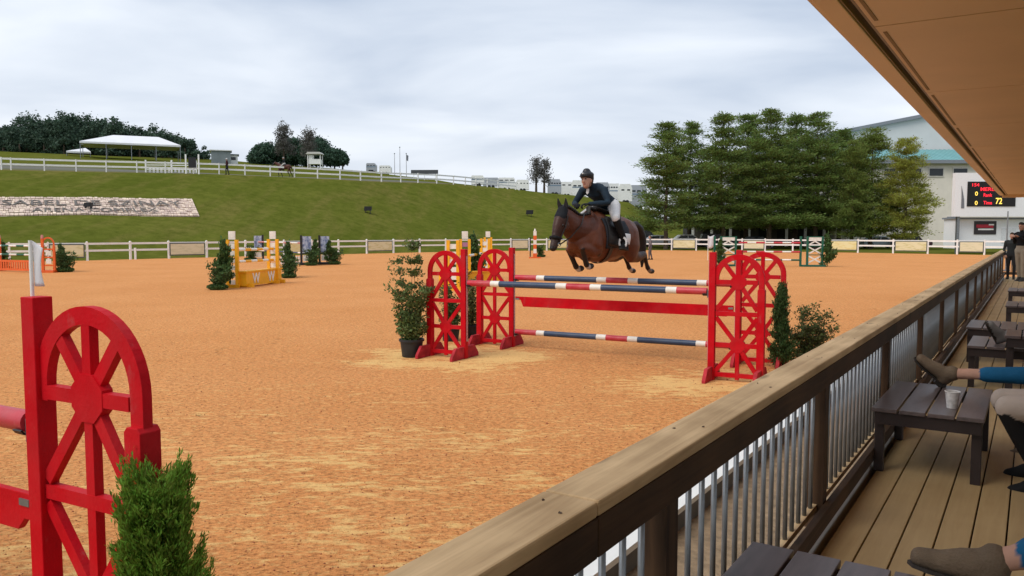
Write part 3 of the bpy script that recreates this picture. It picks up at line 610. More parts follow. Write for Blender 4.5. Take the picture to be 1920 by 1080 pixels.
def open_shrub(name, h, rad, n, lm, seed=1, stems=7, ln=.06, wd=.03, droop=0.0, fill=.0, pot=None):
    r = np.random.default_rng(seed); e = empty(name); mb = MB(); Cs = []; Ds = []; z0 = .26 if pot else 0
    for i in range(stems):
        a = r.uniform(0, 6.28); hh = h * r.uniform(.55, 1.02) if i else h; lean = rad * r.uniform(.3, 1.0) if i else rad * .1
        p = Vector((0, 0, z0)); seg = 7
        for q in range(1, seg + 1):
            t = q / seg; nx = Vector((math.cos(a) * lean * t ** 1.3 + r.normal() * .015, math.sin(a) * lean * t ** 1.3 + r.normal() * .015, z0 + (hh - z0) * t - droop * t ** 3)); mb.cyl(p, nx, .010 * (1.15 - t), .010 * (1.05 - t), 5); d = nx - p
            if q > 1:
                for s_ in range(4):
                    b2 = r.uniform(0, 6.28); ll = rad * r.uniform(.3, .95) * (1.15 - t * .5); tip = nx + Vector((math.cos(b2) * ll, math.sin(b2) * ll, ll * r.uniform(-.1, .7))); mb.cyl(nx, tip, .004, .002, 4)
                    m_ = max(3, int(n / (stems * seg * 4))); tt = r.random(m_)
                    Cs.append(np.array(nx) + (np.array(tip) - np.array(nx)) * tt[:, None] + r.normal(size=(m_, 3)) * .028); dd = np.array((tip - nx).normalized()); Ds.append(np.tile(dd, (m_, 1)))
            p = nx
    if fill:
        m_ = int(n * fill); q = rdir(m_, r) * (r.random((m_, 1)) ** .4) * [rad * .8, rad * .8, h * .13] + [0, 0, z0 + h * .12]; Cs.append(q); Ds.append(rdir(m_, r))
    C = np.concatenate(Cs); D = np.concatenate(Ds) + r.normal(size=(len(C), 3)) * .7; D /= np.linalg.norm(D, axis=1)[:, None]; m_ = len(C)
    V, F = leaf_quads(C, D, perp(D, r), r.uniform(.6, 1.3, m_) * ln, r.uniform(.7, 1.3, m_) * wd)
    link('foliage', arr_mesh('foliage', V, F), lm, e); mb.build('stems', M_bark, e)
    if pot:
        pb = MB(); prof = [(.0, .0), (.15, .0), (.155, .01), (.185, .25), (.205, .25), (.205, .285), (.187, .285), (.18, .24), (0, .24)]; K = 24
        vs = [(q[0] * pot * math.cos(2 * math.pi * i / K), q[0] * pot * math.sin(2 * math.pi * i / K), q[1] * pot) for q in prof for i in range(K)]
        fs = [(j * K + i, j * K + (i + 1) % K, (j + 1) * K + (i + 1) % K, (j + 1) * K + i) for j in range(len(prof) - 1) for i in range(K)]
        pb.add(vs, fs); pb.build('pot', M_pot, e, True)
    return e
def put(o, loc, label, cat='shrub', rz=0, sc_=1.0, group=None):
    o.location = loc; o.rotation_euler = (0, 0, rz); o.scale = (sc_,) * 3; return tag(o, label, cat, group)
def plume_shrub(name, h, rad, plumes, per, lm, seed):
    r = np.random.default_rng(seed); e = empty(name); Cs, Ds = [], []
    for i in range(plumes):
        z0 = h * (.02 + .80 * r.random() ** .9); a = r.uniform(0, 6.283); t = z0 / h; rr = rad * (1 - .62 * t ** 2.2) * r.uniform(.55, 1.08); base = np.array([math.cos(a) * rr * .35, math.sin(a) * rr * .35, z0]); ln_ = h * r.uniform(.12, .24); tip = np.array([math.cos(a) * rr, math.sin(a) * rr, min(z0 + ln_, h * 1.02)]); ax = tip - base; sdv = np.array([-math.sin(a), math.cos(a), 0]) * math.cos(i) + np.array([0, 0, .6]) * math.sin(i)
        f = r.random(per) ** .8; w_ = (1 - f) * .6 + .25; lat = r.uniform(-1, 1, per); q = base + ax * f[:, None] + sdv * (lat * w_ * ln_ * .42)[:, None] + r.normal(size=(per, 3)) * .007
        d = ax / np.linalg.norm(ax) + sdv * (lat * .8)[:, None] + r.normal(size=(per, 3)) * .28; Cs.append(q); Ds.append(d / np.linalg.norm(d, axis=1)[:, None])
    C = np.concatenate(Cs); D = np.concatenate(Ds); n_ = len(C); C[:, 2] = np.clip(C[:, 2], .01, None); V, F = leaf_quads(C, D, perp(D, r), r.uniform(.016, .034, n_), r.uniform(.004, .008, n_)); link('foliage', arr_mesh('foliage', V, F), lm, e); mb = MB(); mb.cyl((0, 0, -.02), (0, 0, h * .8), .02, .008, 7)
    mb.build('stem', M_bark, e); return e
put(plume_shrub('arborvitae', 1.15, .205, 380, 190, leafm('arborvitae_near', (.17, .28, .035), .55, .45), 3), Vector((-1.318, 2.92, .0)), 'bright green arborvitae in front of the close-up red standard')
put(open_shrub('potted_shrub', 1.74, .33, 4200, leafm('potted_leaf', (.12, .165, .05)), 5, 6, .06, .03, fill=.35, pot=1.0), G(772, 668), 'tall thin shrub in a black pot left of the red jump', 'potted plant')
put(open_shrub('potted_shrub', 1.05, .26, 1500, M_shrub2, 8, 5, .06, .03, fill=.4, pot=.9), G(884, 634), 'potted shrub behind the front left red standard', 'potted plant')
put(open_shrub('potted_shrub', 1.0, .28, 1400, M_shrub, 9, 5, .06, .03, fill=.4, pot=.9), G(845, 640), 'low potted shrub seen through the front left red wheel', 'potted plant')
put(conical_shrub('arborvitae', 1.14, .25, 11000, leafm('dark_arborvitae', (.055, .10, .028)), .045, .015, 6, 110), G(1462, 692), 'dark narrow evergreen beside the front right red standard')
put(open_shrub('drooping_shrub', 1.02, .38, 4200, leafm('drooping_leaf', (.10, .13, .04)), 12, 8, .055, .022, droop=.2, fill=.25), G(1512, 683), 'open drooping shrub right of the dark evergreen by the railing')
SH = [conical_shrub('shrub', 1.5, .5, 2600, M_shrub, .12, .06, 21, 40), open_shrub('shrub', 1.1, .6, 2200, M_shrub, 22, 8, .12, .06, fill=.8)]
sfl = [[True], [True]]
for kind, px, py, s_, lb in ((0, 421, 541, 1.05, 'tall dark shrub at the left end of the yellow jump'), (1, 408, 543, .75, 'low spreading shrub at the foot of the yellow jump, left end'), (0, 541, 519, .95, 'upright dark shrub right of the yellow ladder standard'), (1, 541, 521, .75, 'low shrub at the right end of the yellow jump'), (1, 583, 498, .8, 'low shrub at the foot of the middle blue panel standard'), (0, 591, 497, .95, 'thin upright shrub between the two blue panel standards'), (1, 627, 496, .85, 'low shrub right of the rightmost blue panel standard'), (0, 617, 496, .9, 'upright shrub against the rightmost blue panel standard'), (1, 470, 489, .9, 'shrub at the left blue panel standard near the far fence'), (0, 115, 508, .85, 'upright shrub beside the orange arch standard'), (1, 122, 510, .9, 'low shrub beside the orange arch standard'), (0, 6, 507, .9, 'shrub behind the orange gate at the left edge'), (1, 1014, 482, .8, 'low shrub right of the slim red standard by the far fence'), (0, 1551, 500, 1.15, 'dark shrub right of the green lattice standard'), (0, 1349, 500, .95, 'shrub left of the other green lattice standard'), (0, 889, 528, 1.15, 'dark shrub between the yellow posts behind the red standards'), (1, 862, 538, .8, 'low shrub behind the front left red standard arch')):
    o = place(SH[kind], G(px, py), random.uniform(0, 6), lb, 'shrub', 'shrubs dressing the far jumps', sfl[kind]); o.scale = (s_,) * 3

# ------------------------------------------------------------------ far jumps
def std_from(name, loc, rz, label, parts):
    e = empty(name, loc, rz, label, 'jump standard')
    for nm, mb, m in parts: mb.build(nm, m, e)
    return e
def ladder_std(loc, rz, label, c_post=M_yellow, c_rung=M_pole_white, top=True, h=1.72, wd=.34):
    P = [('post', MB().box((-wd / 2, 0, h / 2), (.11, .11, h)), c_post), ('post', MB().box((wd / 2, 0, h / 2), (.11, .11, h)), c_post)]
    for i in range(6): P.append(('panel', MB().box((0, 0, .18 + i * .265), (wd - .11, .05, .17)), c_rung))
    P += [('foot', MB().box((0, s_ * .2, .06), (wd + .3, .06, .12)), c_post) for s_ in (-1, 1)]
    if top: P.append(('number_block', MB().box((0, 0, h + .16), (.24, .06, .30)), M_pole_white))
    return std_from('jump_standard', loc, rz, label, P)
def two_tone(a, b_, m1, m2, label, n=7, r=.05): return pole(a, b_, [((i + 1) / n, m1 if i % 2 == 0 else m2) for i in range(n)], label, r, 'far jump poles')
A, B = G(437, 539), G(513, 531); d1 = (B - A); r1 = math.atan2(d1.y, d1.x); nrm = Vector((-d1.y, d1.x, 0)).normalized()
ladder_std(A, R(-5), 'yellow ladder standard with white panels, left end of the yellow jump')
ladder_std(B, R(-5), 'yellow ladder standard with white panels, right end of the yellow jump')
two_tone(A + zv(1.35), B + zv(1.35), M_yellow, M_pole_white, 'yellow and white top pole of the yellow jump')
two_tone(A + zv(.92), B + zv(.92), M_yellow, M_pole_white, 'yellow and white lower pole of the yellow jump')
def text_mesh(s, size, depth=.004, bold=0.0):
    c = bpy.data.curves.new('txt', 'FONT'); c.body = s; c.size = size; c.extrude = depth; c.align_x = 'CENTER'; c.align_y = 'CENTER'; c.offset = bold
    o = bpy.data.objects.new('tmp', c); COL.objects.link(o); dg = bpy.context.evaluated_depsgraph_get(); me = bpy.data.meshes.new_from_object(o.evaluated_get(dg)); bpy.data.objects.remove(o); return me
wa, wz = G(449, 540), G(527, 529); wd_ = wz - wa
wb = empty('jump_wall', (wa + wz) / 2, math.atan2(wd_.y, wd_.x), 'low yellow wall with two white letters at the foot of the yellow jump', 'jump wall')
MB().box((0, 0, .30), (2.9, .28, .5)).build('wall_body', M_yellow, wb); MB().box((0, 0, .57), (3.0, .36, .05)).build('wall_cap', M_yellow, wb)
for u in (-1.3, 1.3): MB().box((u, 0, .07), (.12, .7, .14)).build('wall_foot', M_yellow, wb)
for u in (-.7, .55):
    o = link('letter', text_mesh('W', .52, .006, .012), M_pole_white, wb); o.location = (u, -.147, .29); o.rotation_euler = (math.pi / 2, 0, 0)
# second yellow jump behind the red standards
A, B = G(850, 544), G(910, 522)
ladder_std(A, R(-8), 'yellow ladder standard seen through the front left red wheel', top=False)
ladder_std(B, R(-8), 'yellow ladder standard just left of the back red wheel', top=False)
ladder_std(G(872, 530), R(5), 'yellow standard with a lilac upper panel between the red wheels', c_rung=M_lilac, top=True)
ladder_std(G(915, 506), R(5), 'yellow ladder standard farthest back behind the back left red wheel', top=True)
two_tone(A + zv(1.1), B + zv(1.1), M_yellow, M_pole_white, 'yellow and white pole behind the front left red standard')
g2 = empty('jump_wall', (A + B) / 2 + Vector((0, -1.2, 0)), R(30), 'low yellow wall behind the red standards', 'jump wall'); MB().box((0, 0, .25), (2.4, .25, .5)).build('wall_body', M_yellow, g2); MB().box((0, 0, .52), (2.5, .33, .04)).build('wall_cap', M_yellow, g2)
# blue panel jump
def pic_mat():
    m = bpy.data.materials.new('printed_blue_panel'); m.use_nodes = True; n, l = nod(m); b = n['Principled BSDF']; b.inputs['Roughness'].default_value = .45; t = n.new('ShaderNodeTexCoord')
    f = noise(n, l, t.outputs['Object'], 3.5, 5, .6); l.new(mixc(n, l, mrange(n, l, f, .42, .66), (.10, .14, .26), (.55, .60, .68)), b.inputs['Base Color']); return m
M_pic = pic_mat()
def panel_std(loc, rz, label):
    P = [('post', MB().box((-.27, 0, .9), (.12, .12, 1.8)), M_black), ('printed_panel', MB().box((.06, 0, 1.25), (.52, .04, .98)), M_pic), ('panel_rail', MB().box((.06, 0, .70), (.54, .06, .08)), M_black), ('lower_box', MB().box((.06, 0, .42), (.46, .05, .36)), M_pole_white), ('foot', MB().box((0, 0, .08), (.75, .5, .14)), M_black)]
    return std_from('jump_standard', loc, rz, label, P)
A, B, C_ = G(486, 489), G(574, 497), G(608, 496)
s_ = panel_std(A, R(8), 'blue printed panel standard on a black post, leftmost by the far fence'); s_.scale = (-1, 1, 1)
panel_std(B, R(8), 'blue printed panel standard on a black post, middle one'); panel_std(C_, R(8), 'blue printed panel standard on a black post, rightmost one')
M_pink = mat('pink_paint', (.55, .22, .20), .5)
two_tone(A + zv(1.32), B + zv(1.32), M_pink, M_pole_white, 'pink and white top pole of the blue panel jump'); two_tone(A + zv(.72), B + zv(.72), M_pole_white, M_pole_blue, 'white and navy lower pole of the blue panel jump')
pg = empty('picket_gate', G(547, 496), R(8), 'low white picket filler beside the middle blue panel standard', 'jump gate')
for i in range(9): MB().box((-.6 + i * .15, 0, .27), (.075, .03, .50)).build('picket', M_white, pg)
for z in (.10, .42): MB().box((0, .03, z), (1.35, .03, .07)).build('gate_rail', M_white, pg)
# orange jump at the left edge
def orange_std(loc, rz, label):
    e = empty('jump_standard', loc, rz, label, 'jump standard'); mb = MB()
    MB().box((-.24, 0, .85), (.11, .1, 1.7)).build('post', M_orange, e); MB().box((.30, 0, .65), (.1, .1, 1.3)).build('outer_post', M_orange, e)
    pts = [(.03 + .27 * math.cos(R(a)), 1.42 + .30 * math.sin(R(a))) for a in range(0, 181, 20)]
    pts = [(.30, 1.28)] + pts
    for p, q in zip(pts[:-1], pts[1:]): mb.bar((p[0], 0, p[1]), (q[0], 0, q[1]), .07, .05)
    mb.build('arch', M_orange, e)
    for z in (.35, .75, 1.15): MB().box((.03, 0, z), (.44, .04, .07)).build('cross_bar', M_orange, e)
    for z in (.55, .95): MB().box((.03, 0, z), (.25, .03, .22)).build('panel', M_pole_white, e)
    MB().box((0, 0, .06), (.7, .55, .12)).build('foot', M_orange, e); MB().cyl((-.24, 0, 1.68), (-.24, 0, 1.86), .07, .05).build('finial', M_pink, e)
    return e
A, B = G(91, 511), G(-8, 508)
orange_std(A, R(5), 'orange arch standard behind the white flag'); o = orange_std(B, R(5), 'orange arch standard cut by the left edge'); o.scale = (-1, 1, 1)
two_tone(B + zv(1.30), A + zv(1.30), M_pole_white, M_green, 'green and white top pole of the orange jump'); two_tone(B + zv(.86), A + zv(.86), M_pole_white, M_green, 'green and white lower pole of the orange jump')
og = empty('jump_gate', (A + B) / 2 + Vector((-.2, -.25, 0)), math.atan2((A - B).y, (A - B).x), 'low orange slatted gate at the foot of the orange jump', 'jump gate')
for z in (.12, .55): MB().box((0, 0, z), (2.5, .05, .10)).build('gate_rail', M_orange, og)
for i in range(14): MB().box((-1.15 + i * .177, 0, .335), (.09, .035, .33)).build('gate_slat', M_orange, og)
# slim red and white standard
P = G(1003, 484); e = empty('jump_standard', P, 0, 'slim red and white standard by the far fence left of the horse', 'jump standard')
for i in range(6): MB().box((0, 0, .2 + i * .34), (.30 if i < 1 else .24, .12, .335)).build('band', M_pole_white if i % 2 else M_orange, e)
MB().box((0, 0, .04), (.9, .6, .08)).build('foot', M_orange, e); MB().cyl((0, 0, 2.06), (0, 0, 2.25), .09, .05).build('finial', M_pole_white, e); MB().box((-.36, 0, .85), (.09, .1, 1.5)).build('post', M_black, e)
# green lattice jump
def lattice_std(loc, rz, label, n=2, wd=.85, h=1.75):
    e = empty('jump_standard', loc, rz, label, 'jump standard')
    for u in (-wd / 2 - .38, -wd / 2, wd / 2): MB().box((u, 0, h / 2), (.11, .11, h)).build('post', M_green, e)
    for i in range(3):
        z = .42 + i * .52; x0 = wd / 2 - .06
        for a_ in (-1, 1): MB().bar((-x0, .01 * a_, z - .2 * a_), (x0, .01 * a_, z + .2 * a_), .075, .018).build('lattice_bar', M_pole_white, e)
        MB().box((0, 0, z + .26), (wd - .11, .045, .05)).build('cross_bar', M_green, e)
    MB().box((0, 0, 1.62), (wd - .11, .03, .16)).build('top_panel', M_pole_white, e); MB().box((-.1, 0, .05), (1.3, .5, .10)).build('foot', M_green, e)
    return e
A, B = G(1365, 499), G(1527, 500)
lattice_std(A, R(-3), 'green standard with white lattice crosses, behind the front right red arch'); lattice_std(B, R(-3), 'green standard with white lattice crosses, right end of the green jump')
for z, lb, m2 in ((1.38, 'red and white top pole of the green jump', M_pole_red), (.85, 'red and white middle pole of the green jump', M_pole_red), (.38, 'green and white lowest pole of the green jump', M_green)): two_tone(A + Vector((.6, 0, z)), B + Vector((-.85, 0, z)), m2, M_pole_white, lb, 7, .052)
def flag(loc, h, w_, lh, label):
    e = empty('flag', loc, 0, label, 'flag'); MB().cyl((0, 0, 0), (0, 0, h), .02, n=8).build('flag_pole', M_white, e); mb = MB()
    g = lambda i, j: (.02 + w_ * i / 6, .06 * math.sin(i * 1.1 + j * .5), h - .02 - lh * j / 5 - .05 * math.sin(i * .8)); mb.add([g(i, j) for j in range(6) for i in range(7)], [(j * 7 + i, j * 7 + i + 1, (j + 1) * 7 + i + 1, (j + 1) * 7 + i) for j in range(5) for i in range(6)])
    o = mb.build('flag_cloth', M_cloth_w, e, True); o.modifiers.new('t', 'SOLIDIFY').thickness = .004
flag(G(1327, 488), 1.75, .42, .85, 'white course flag left of the green lattice standard')

# ------------------------------------------------------------------ horse (local: x forward, y left, z up, origin at barrel centre)
BAY = (.092, .024, .009); BAY2 = (.135, .037, .013); DRK = (.018, .012, .010); MUZ = (.05, .028, .022); SOCK = (.55, .50, .45); HOOF = (.05, .04, .035)
def horse(name, loc, rz, pitch, label):
    e = empty(name, loc, 0, label, 'horse'); e.rotation_euler = (0, pitch, rz)
    Z = (0, 0, 1); Yv = (0, 1, 0); ch = []
    ch.append(([((.72, 0, -.03), .16, .22), ((.55, 0, -.01), .225, .345), ((.30, 0, .02), .25, .39), ((.05, 0, -.01), .275, .365), ((-.25, 0, 0), .285, .335), ((-.50, 0, .05), .275, .31), ((-.70, 0, .05), .22, .26), ((-.82, 0, .02), .13, .17)], BAY2, Yv))
    ch.append(([((.26, 0, .34), .06, .10), ((.10, 0, .33), .07, .09)], BAY, Yv))                                                  # withers
    ch.append(([((.45, 0, .06), .20, .32), ((.66, 0, .24), .165, .28), ((.86, 0, .41), .125, .215), ((1.02, 0, .53), .10, .155), ((1.10, 0, .59), .08, .11)], BAY, Yv))
    ch.append(([((1.09, 0, .60), .078, .085), ((1.14, 0, .47), .095, .125), ((1.19, 0, .33), .082, .12), ((1.255, 0, .18), .062, .085), ((1.305, 0, .05), .055, .068), ((1.325, 0, .0), .052, .058)], BAY, Yv, [(.05, .018, .010), (.055, .019, .010), (.05, .018, .011), MUZ, DRK]))
    ch.append(([((1.10, .06, .41), .035, .085), ((1.12, .065, .33), .03, .06)], BAY, Yv)); ch.append(([((1.10, -.06, .41), .035, .085), ((1.12, -.065, .33), .03, .06)], BAY, Yv))
    for sy in (-1, 1):
        o = .02 * sy
        ch.append(([((.42, .14 * sy, .12), .09, .17), ((.50, .17 * sy, -.10), .095, .15)], BAY2, Yv))                           # shoulder
        kx = .04 if sy > 0 else 0
        ch.append(([((.46, .16 * sy, -.18), .085, .12), ((.62, .15 * sy, -.19), .08, .095), ((.75 + kx, .13 * sy, -.16 + kx), .06, .066)], BAY, Yv, [(.035, .015, .010), (.02, .011, .009)]))   # forearm, coat darkened to paint in its shade
        ch.append(([((.75 + kx, .13 * sy, -.16 + kx), .058, .064), ((.71 + kx, .12 * sy, -.27 + kx), .040, .046), ((.64 + kx, .108 * sy, -.38 + kx), .038, .043), ((.60 + kx, .105 * sy, -.43 + kx), .047, .05)], DRK, Yv))
        ch.append(([((.60 + kx, .105 * sy, -.43 + kx), .045, .048), ((.54 + kx, .10 * sy, -.475 + kx), .042, .044), ((.475 + kx, .10 * sy, -.455 + kx), .06, .05)], SOCK, Yv, [SOCK, HOOF]))
        ch.append(([((-.52, .15 * sy, .10), .12, .22), ((-.52, .19 * sy, -.12), .115, .20), ((-.50, .19 * sy, -.27), .09, .14)], BAY2, Yv))   # thigh
        hx = -.06 if sy > 0 else .03
        ch.append(([((-.50, .19 * sy, -.26), .085, .12), ((-.70 + hx, .175 * sy, -.29), .068, .09), ((-.93 + hx, .16 * sy, -.25), .046, .064)], BAY, Yv, [BAY, (.05, .02, .012)]))   # gaskin
        ch.append(([((-.94 + hx, .16 * sy, -.25), .044, .060), ((-1.0 + hx, .155 * sy, -.34), .036, .042), ((-1.06 + hx, .15 * sy, -.43), .034, .039), ((-1.09 + hx, .15 * sy, -.47), .044, .047)], DRK, Yv))
        ch.append(([((-1.09 + hx, .15 * sy, -.47), .040, .044), ((-1.16 + hx, .15 * sy, -.52), .038, .042), ((-1.23 + hx, .15 * sy, -.53), .058, .048)], SOCK, Yv, [SOCK if sy < 0 else (.25, .2, .17), HOOF]))
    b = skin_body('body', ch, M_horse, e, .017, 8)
    mb = MB()
    for sy in (-1, 1):                                                                                                          # ears
        mb.prism([(-.028, 0), (.028, 0), (.034, .06), (.0, .15), (-.026, .07)], .02, lambda u, v, k: (1.09 + .25 * v + k, sy * (.05 + .12 * v) + u, .655 + v))
    mb.build('ears', mat('black_ear_bonnet', (.012, .012, .014), .8), e, True)
    mb = MB(); nM = 46                                                                                                          # braided mane along the crest
    crest = [(.28, .45), (.45, .47), (.62, .55), (.80, .645), (.96, .70), (1.08, .705)]
    for i in range(nM):
        t = i / (nM - 1) * 5; k = min(int(t), 4); f = t - k; x = crest[k][0] * (1 - f) + crest[k + 1][0] * f; z = crest[k][1] * (1 - f) + crest[k + 1][1] * f - .015
        mb.ball((x, .02 * math.sin(i * 2.1), z), (.028, .035, .03), 7, 4)
    mb.build('mane', mat('black_hair', (.012, .010, .009), .55, .2), e, True)
    tl = skin_body('tail', [([((-.84, 0, .20), .045), ((-.97, 0, .24), .06), ((-1.10, 0, .17), .075), ((-1.19, 0, .02), .085, .07), ((-1.22, 0, -.16), .075, .06), ((-1.23, 0, -.34), .045, .04), ((-1.22, 0, -.46), .02)], DRK)], mat('black_tail_hair', (1, 1, 1), .5, .3, 30, .6, 40, attr='Col', stretch=(1, 1, .15)), e, .016, 3)
    tk = mat('black_leather', (.014, .012, .012), .4, .2, 12)
    def loop(nm, c, ax, rx, ry, th, wd, m=tk, parent=e, a0=0, a1=360, side=(0, 1, 0)):
        mb = MB(); ax = Vector(ax).normalized(); S = Vector(side); U = ax.cross(S).normalized(); K = 26; pr = None
        ring = [[], [], [], []]
        for i in range(K + 1):
            a = R(a0 + (a1 - a0) * i / K); d = S * math.cos(a) * rx + U * math.sin(a) * ry; dn = d.normalized(); c0 = Vector(c) + d
            q = [c0 - ax * wd / 2, c0 + ax * wd / 2, c0 + ax * wd / 2 + dn * th, c0 - ax * wd / 2 + dn * th]
            if pr: mb.add(pr + q, [(0, 1, 5, 4), (1, 2, 6, 5), (2, 3, 7, 6), (3, 0, 4, 7)])
            pr = q
        return mb.build(nm, m, parent, True)
    hd = Vector((.24, 0, -.60)).normalized()
    mb = MB()                                                                                                                   # ear bonnet over the poll and forehead
    bn = skin_body('ear_bonnet', [([((1.10, 0, .63), .082, .075), ((1.155, 0, .52), .094, .085), ((1.205, 0, .43), .07, .055)], (.012, .013, .016))], M_body, e, .014, 4)
    loop('bonnet_trim', (1.20, 0, .41), (.24, 0, -.75), .082, .105, .012, .014, mat('grey_trim', (.45, .45, .43), .6), e, 200, 340)
    nb_ = skin_body('noseband', [([((1.285, -.062, .175), .03), ((1.325, -.035, .185), .034), ((1.337, 0, .19), .036), ((1.325, .035, .185), .034), ((1.285, .062, .175), .03)], (.010, .010, .011)), ([((1.285, .062, .175), .022), ((1.20, .07, .17), .014)], (.01, .01, .011)), ([((1.285, -.062, .175), .022), ((1.20, -.07, .17), .014)], (.01, .01, .011))], M_body, e, .010, 2)
    for sy in (-1, 1):
        mb = MB(); pts = [(1.10, .098 * sy, .55), (1.165, .099 * sy, .36), (1.235, .077 * sy, .19), (1.272, .066 * sy, .075)]
        for p, q in zip(pts[:-1], pts[1:]): mb.bar(p, q, .018, .008, up=(0, 1, 0))
        mb.build('cheek_strap', tk, e); mb = MB()
        for i in range(14):
            a0, a1 = 2 * math.pi * i / 14, 2 * math.pi * (i + 1) / 14; mb.cyl((1.268 + .03 * math.cos(a0), .068 * sy, .07 + .03 * math.sin(a0)), (1.268 + .03 * math.cos(a1), .068 * sy, .07 + .03 * math.sin(a1)), .006, n=6)
        mb.build('bit_ring', M_steel, e, True)
        mb = MB(); pts = [(1.26, .07 * sy, .07), (1.05, .12 * sy, .22), (.82, .14 * sy, .42), (.66, .09 * sy, .60)]
        for p, q in zip(pts[:-1], pts[1:]): mb.bar(p, q, .020, .006, up=(0, 1, 0))
        mb.build('rein', tk, e)
        MB().ball((1.205, .082 * sy, .385), (.02, .014, .022), 10, 6).build('eye', mat('dark_eye', (.01, .006, .005), .08), e, True)
        MB().ball((1.345, .032 * sy, .025), (.012, .012, .018), 8, 5).build('nostril', M_black, e, True)
        def wrap(nm, q, m, off):
            g = [[None] * 13 for _ in range(13)]; vs = []
            for jv in range(13):
                for iu in range(13):
                    u, v = iu / 12, jv / 12; p = [(q[0][k] * (1 - u) + q[1][k] * u) * (1 - v) + (q[3][k] * (1 - u) + q[2][k] * u) * v for k in (0, 1)]; vs.append((p[0], sy * .42, p[1]))
            mb = MB(); mb.add(vs, [(j_ * 13 + i_, j_ * 13 + i_ + 1, (j_ + 1) * 13 + i_ + 1, (j_ + 1) * 13 + i_) for j_ in range(12) for i_ in range(12)]); o = mb.build(nm, m, e, True)
            sw = o.modifiers.new('w', 'SHRINKWRAP'); sw.target = b; sw.wrap_method = 'PROJECT'; sw.use_project_y = True; sw.use_negative_direction = True; sw.use_positive_direction = True; sw.offset = off
            so = o.modifiers.new('s', 'SOLIDIFY'); so.thickness = .012; so.offset = 0
        wrap('saddle_pad', ((.36, .30), (-.30, .27), (-.27, -.12), (.31, -.16)), mat('dark_saddle_pad', (.02, .022, .028), .9), .012)
        wrap('saddle_flap', ((.30, .32), (-.06, .30), (.02, -.14), (.30, -.10)), tk, .032)
        wrap('number_patch', ((-.285, .07), (-.13, .08), (-.12, -.09), (-.265, -.09)), mat('white_patch', (.78, .77, .75), .8), .030)
    loop('girth', (.17, 0, .0), (1, 0, 0), .262, .372, .012, .09, tk, e, 180, 360)
    sd_ = skin_body('saddle_seat', [([((.28, 0, .45), .10, .035), ((.12, 0, .415), .13, .035), ((-.05, 0, .40), .16, .04), ((-.20, 0, .44), .15, .035)], (.014, .012, .012))], M_body, e, .014, 4)
    for o in e.children:                       # lower the neck and head into the jumping outline
        me_ = o.data; V = np.empty(len(me_.vertices) * 3, np.float32); me_.vertices.foreach_get('co', V); V = V.reshape(-1, 3)
        w_ = np.clip(((V[:, 0] - .45) * .75 + (V[:, 2] - .1) * .65) / .58, 0, 1) * (V[:, 0] > .45); w_ = w_ * w_ * (3 - 2 * w_); V[:, 2] -= .245 * w_; V[:, 0] += .03 * w_; hd_ = np.clip((V[:, 0] - 1.02) / .1, 0, 1); V[:, 2] = np.where(V[:, 2] < .36, V[:, 2] + (.36 - V[:, 2]) * .14 * hd_, V[:, 2])
        me_.vertices.foreach_set('co', V.ravel()); me_.update()
    return e

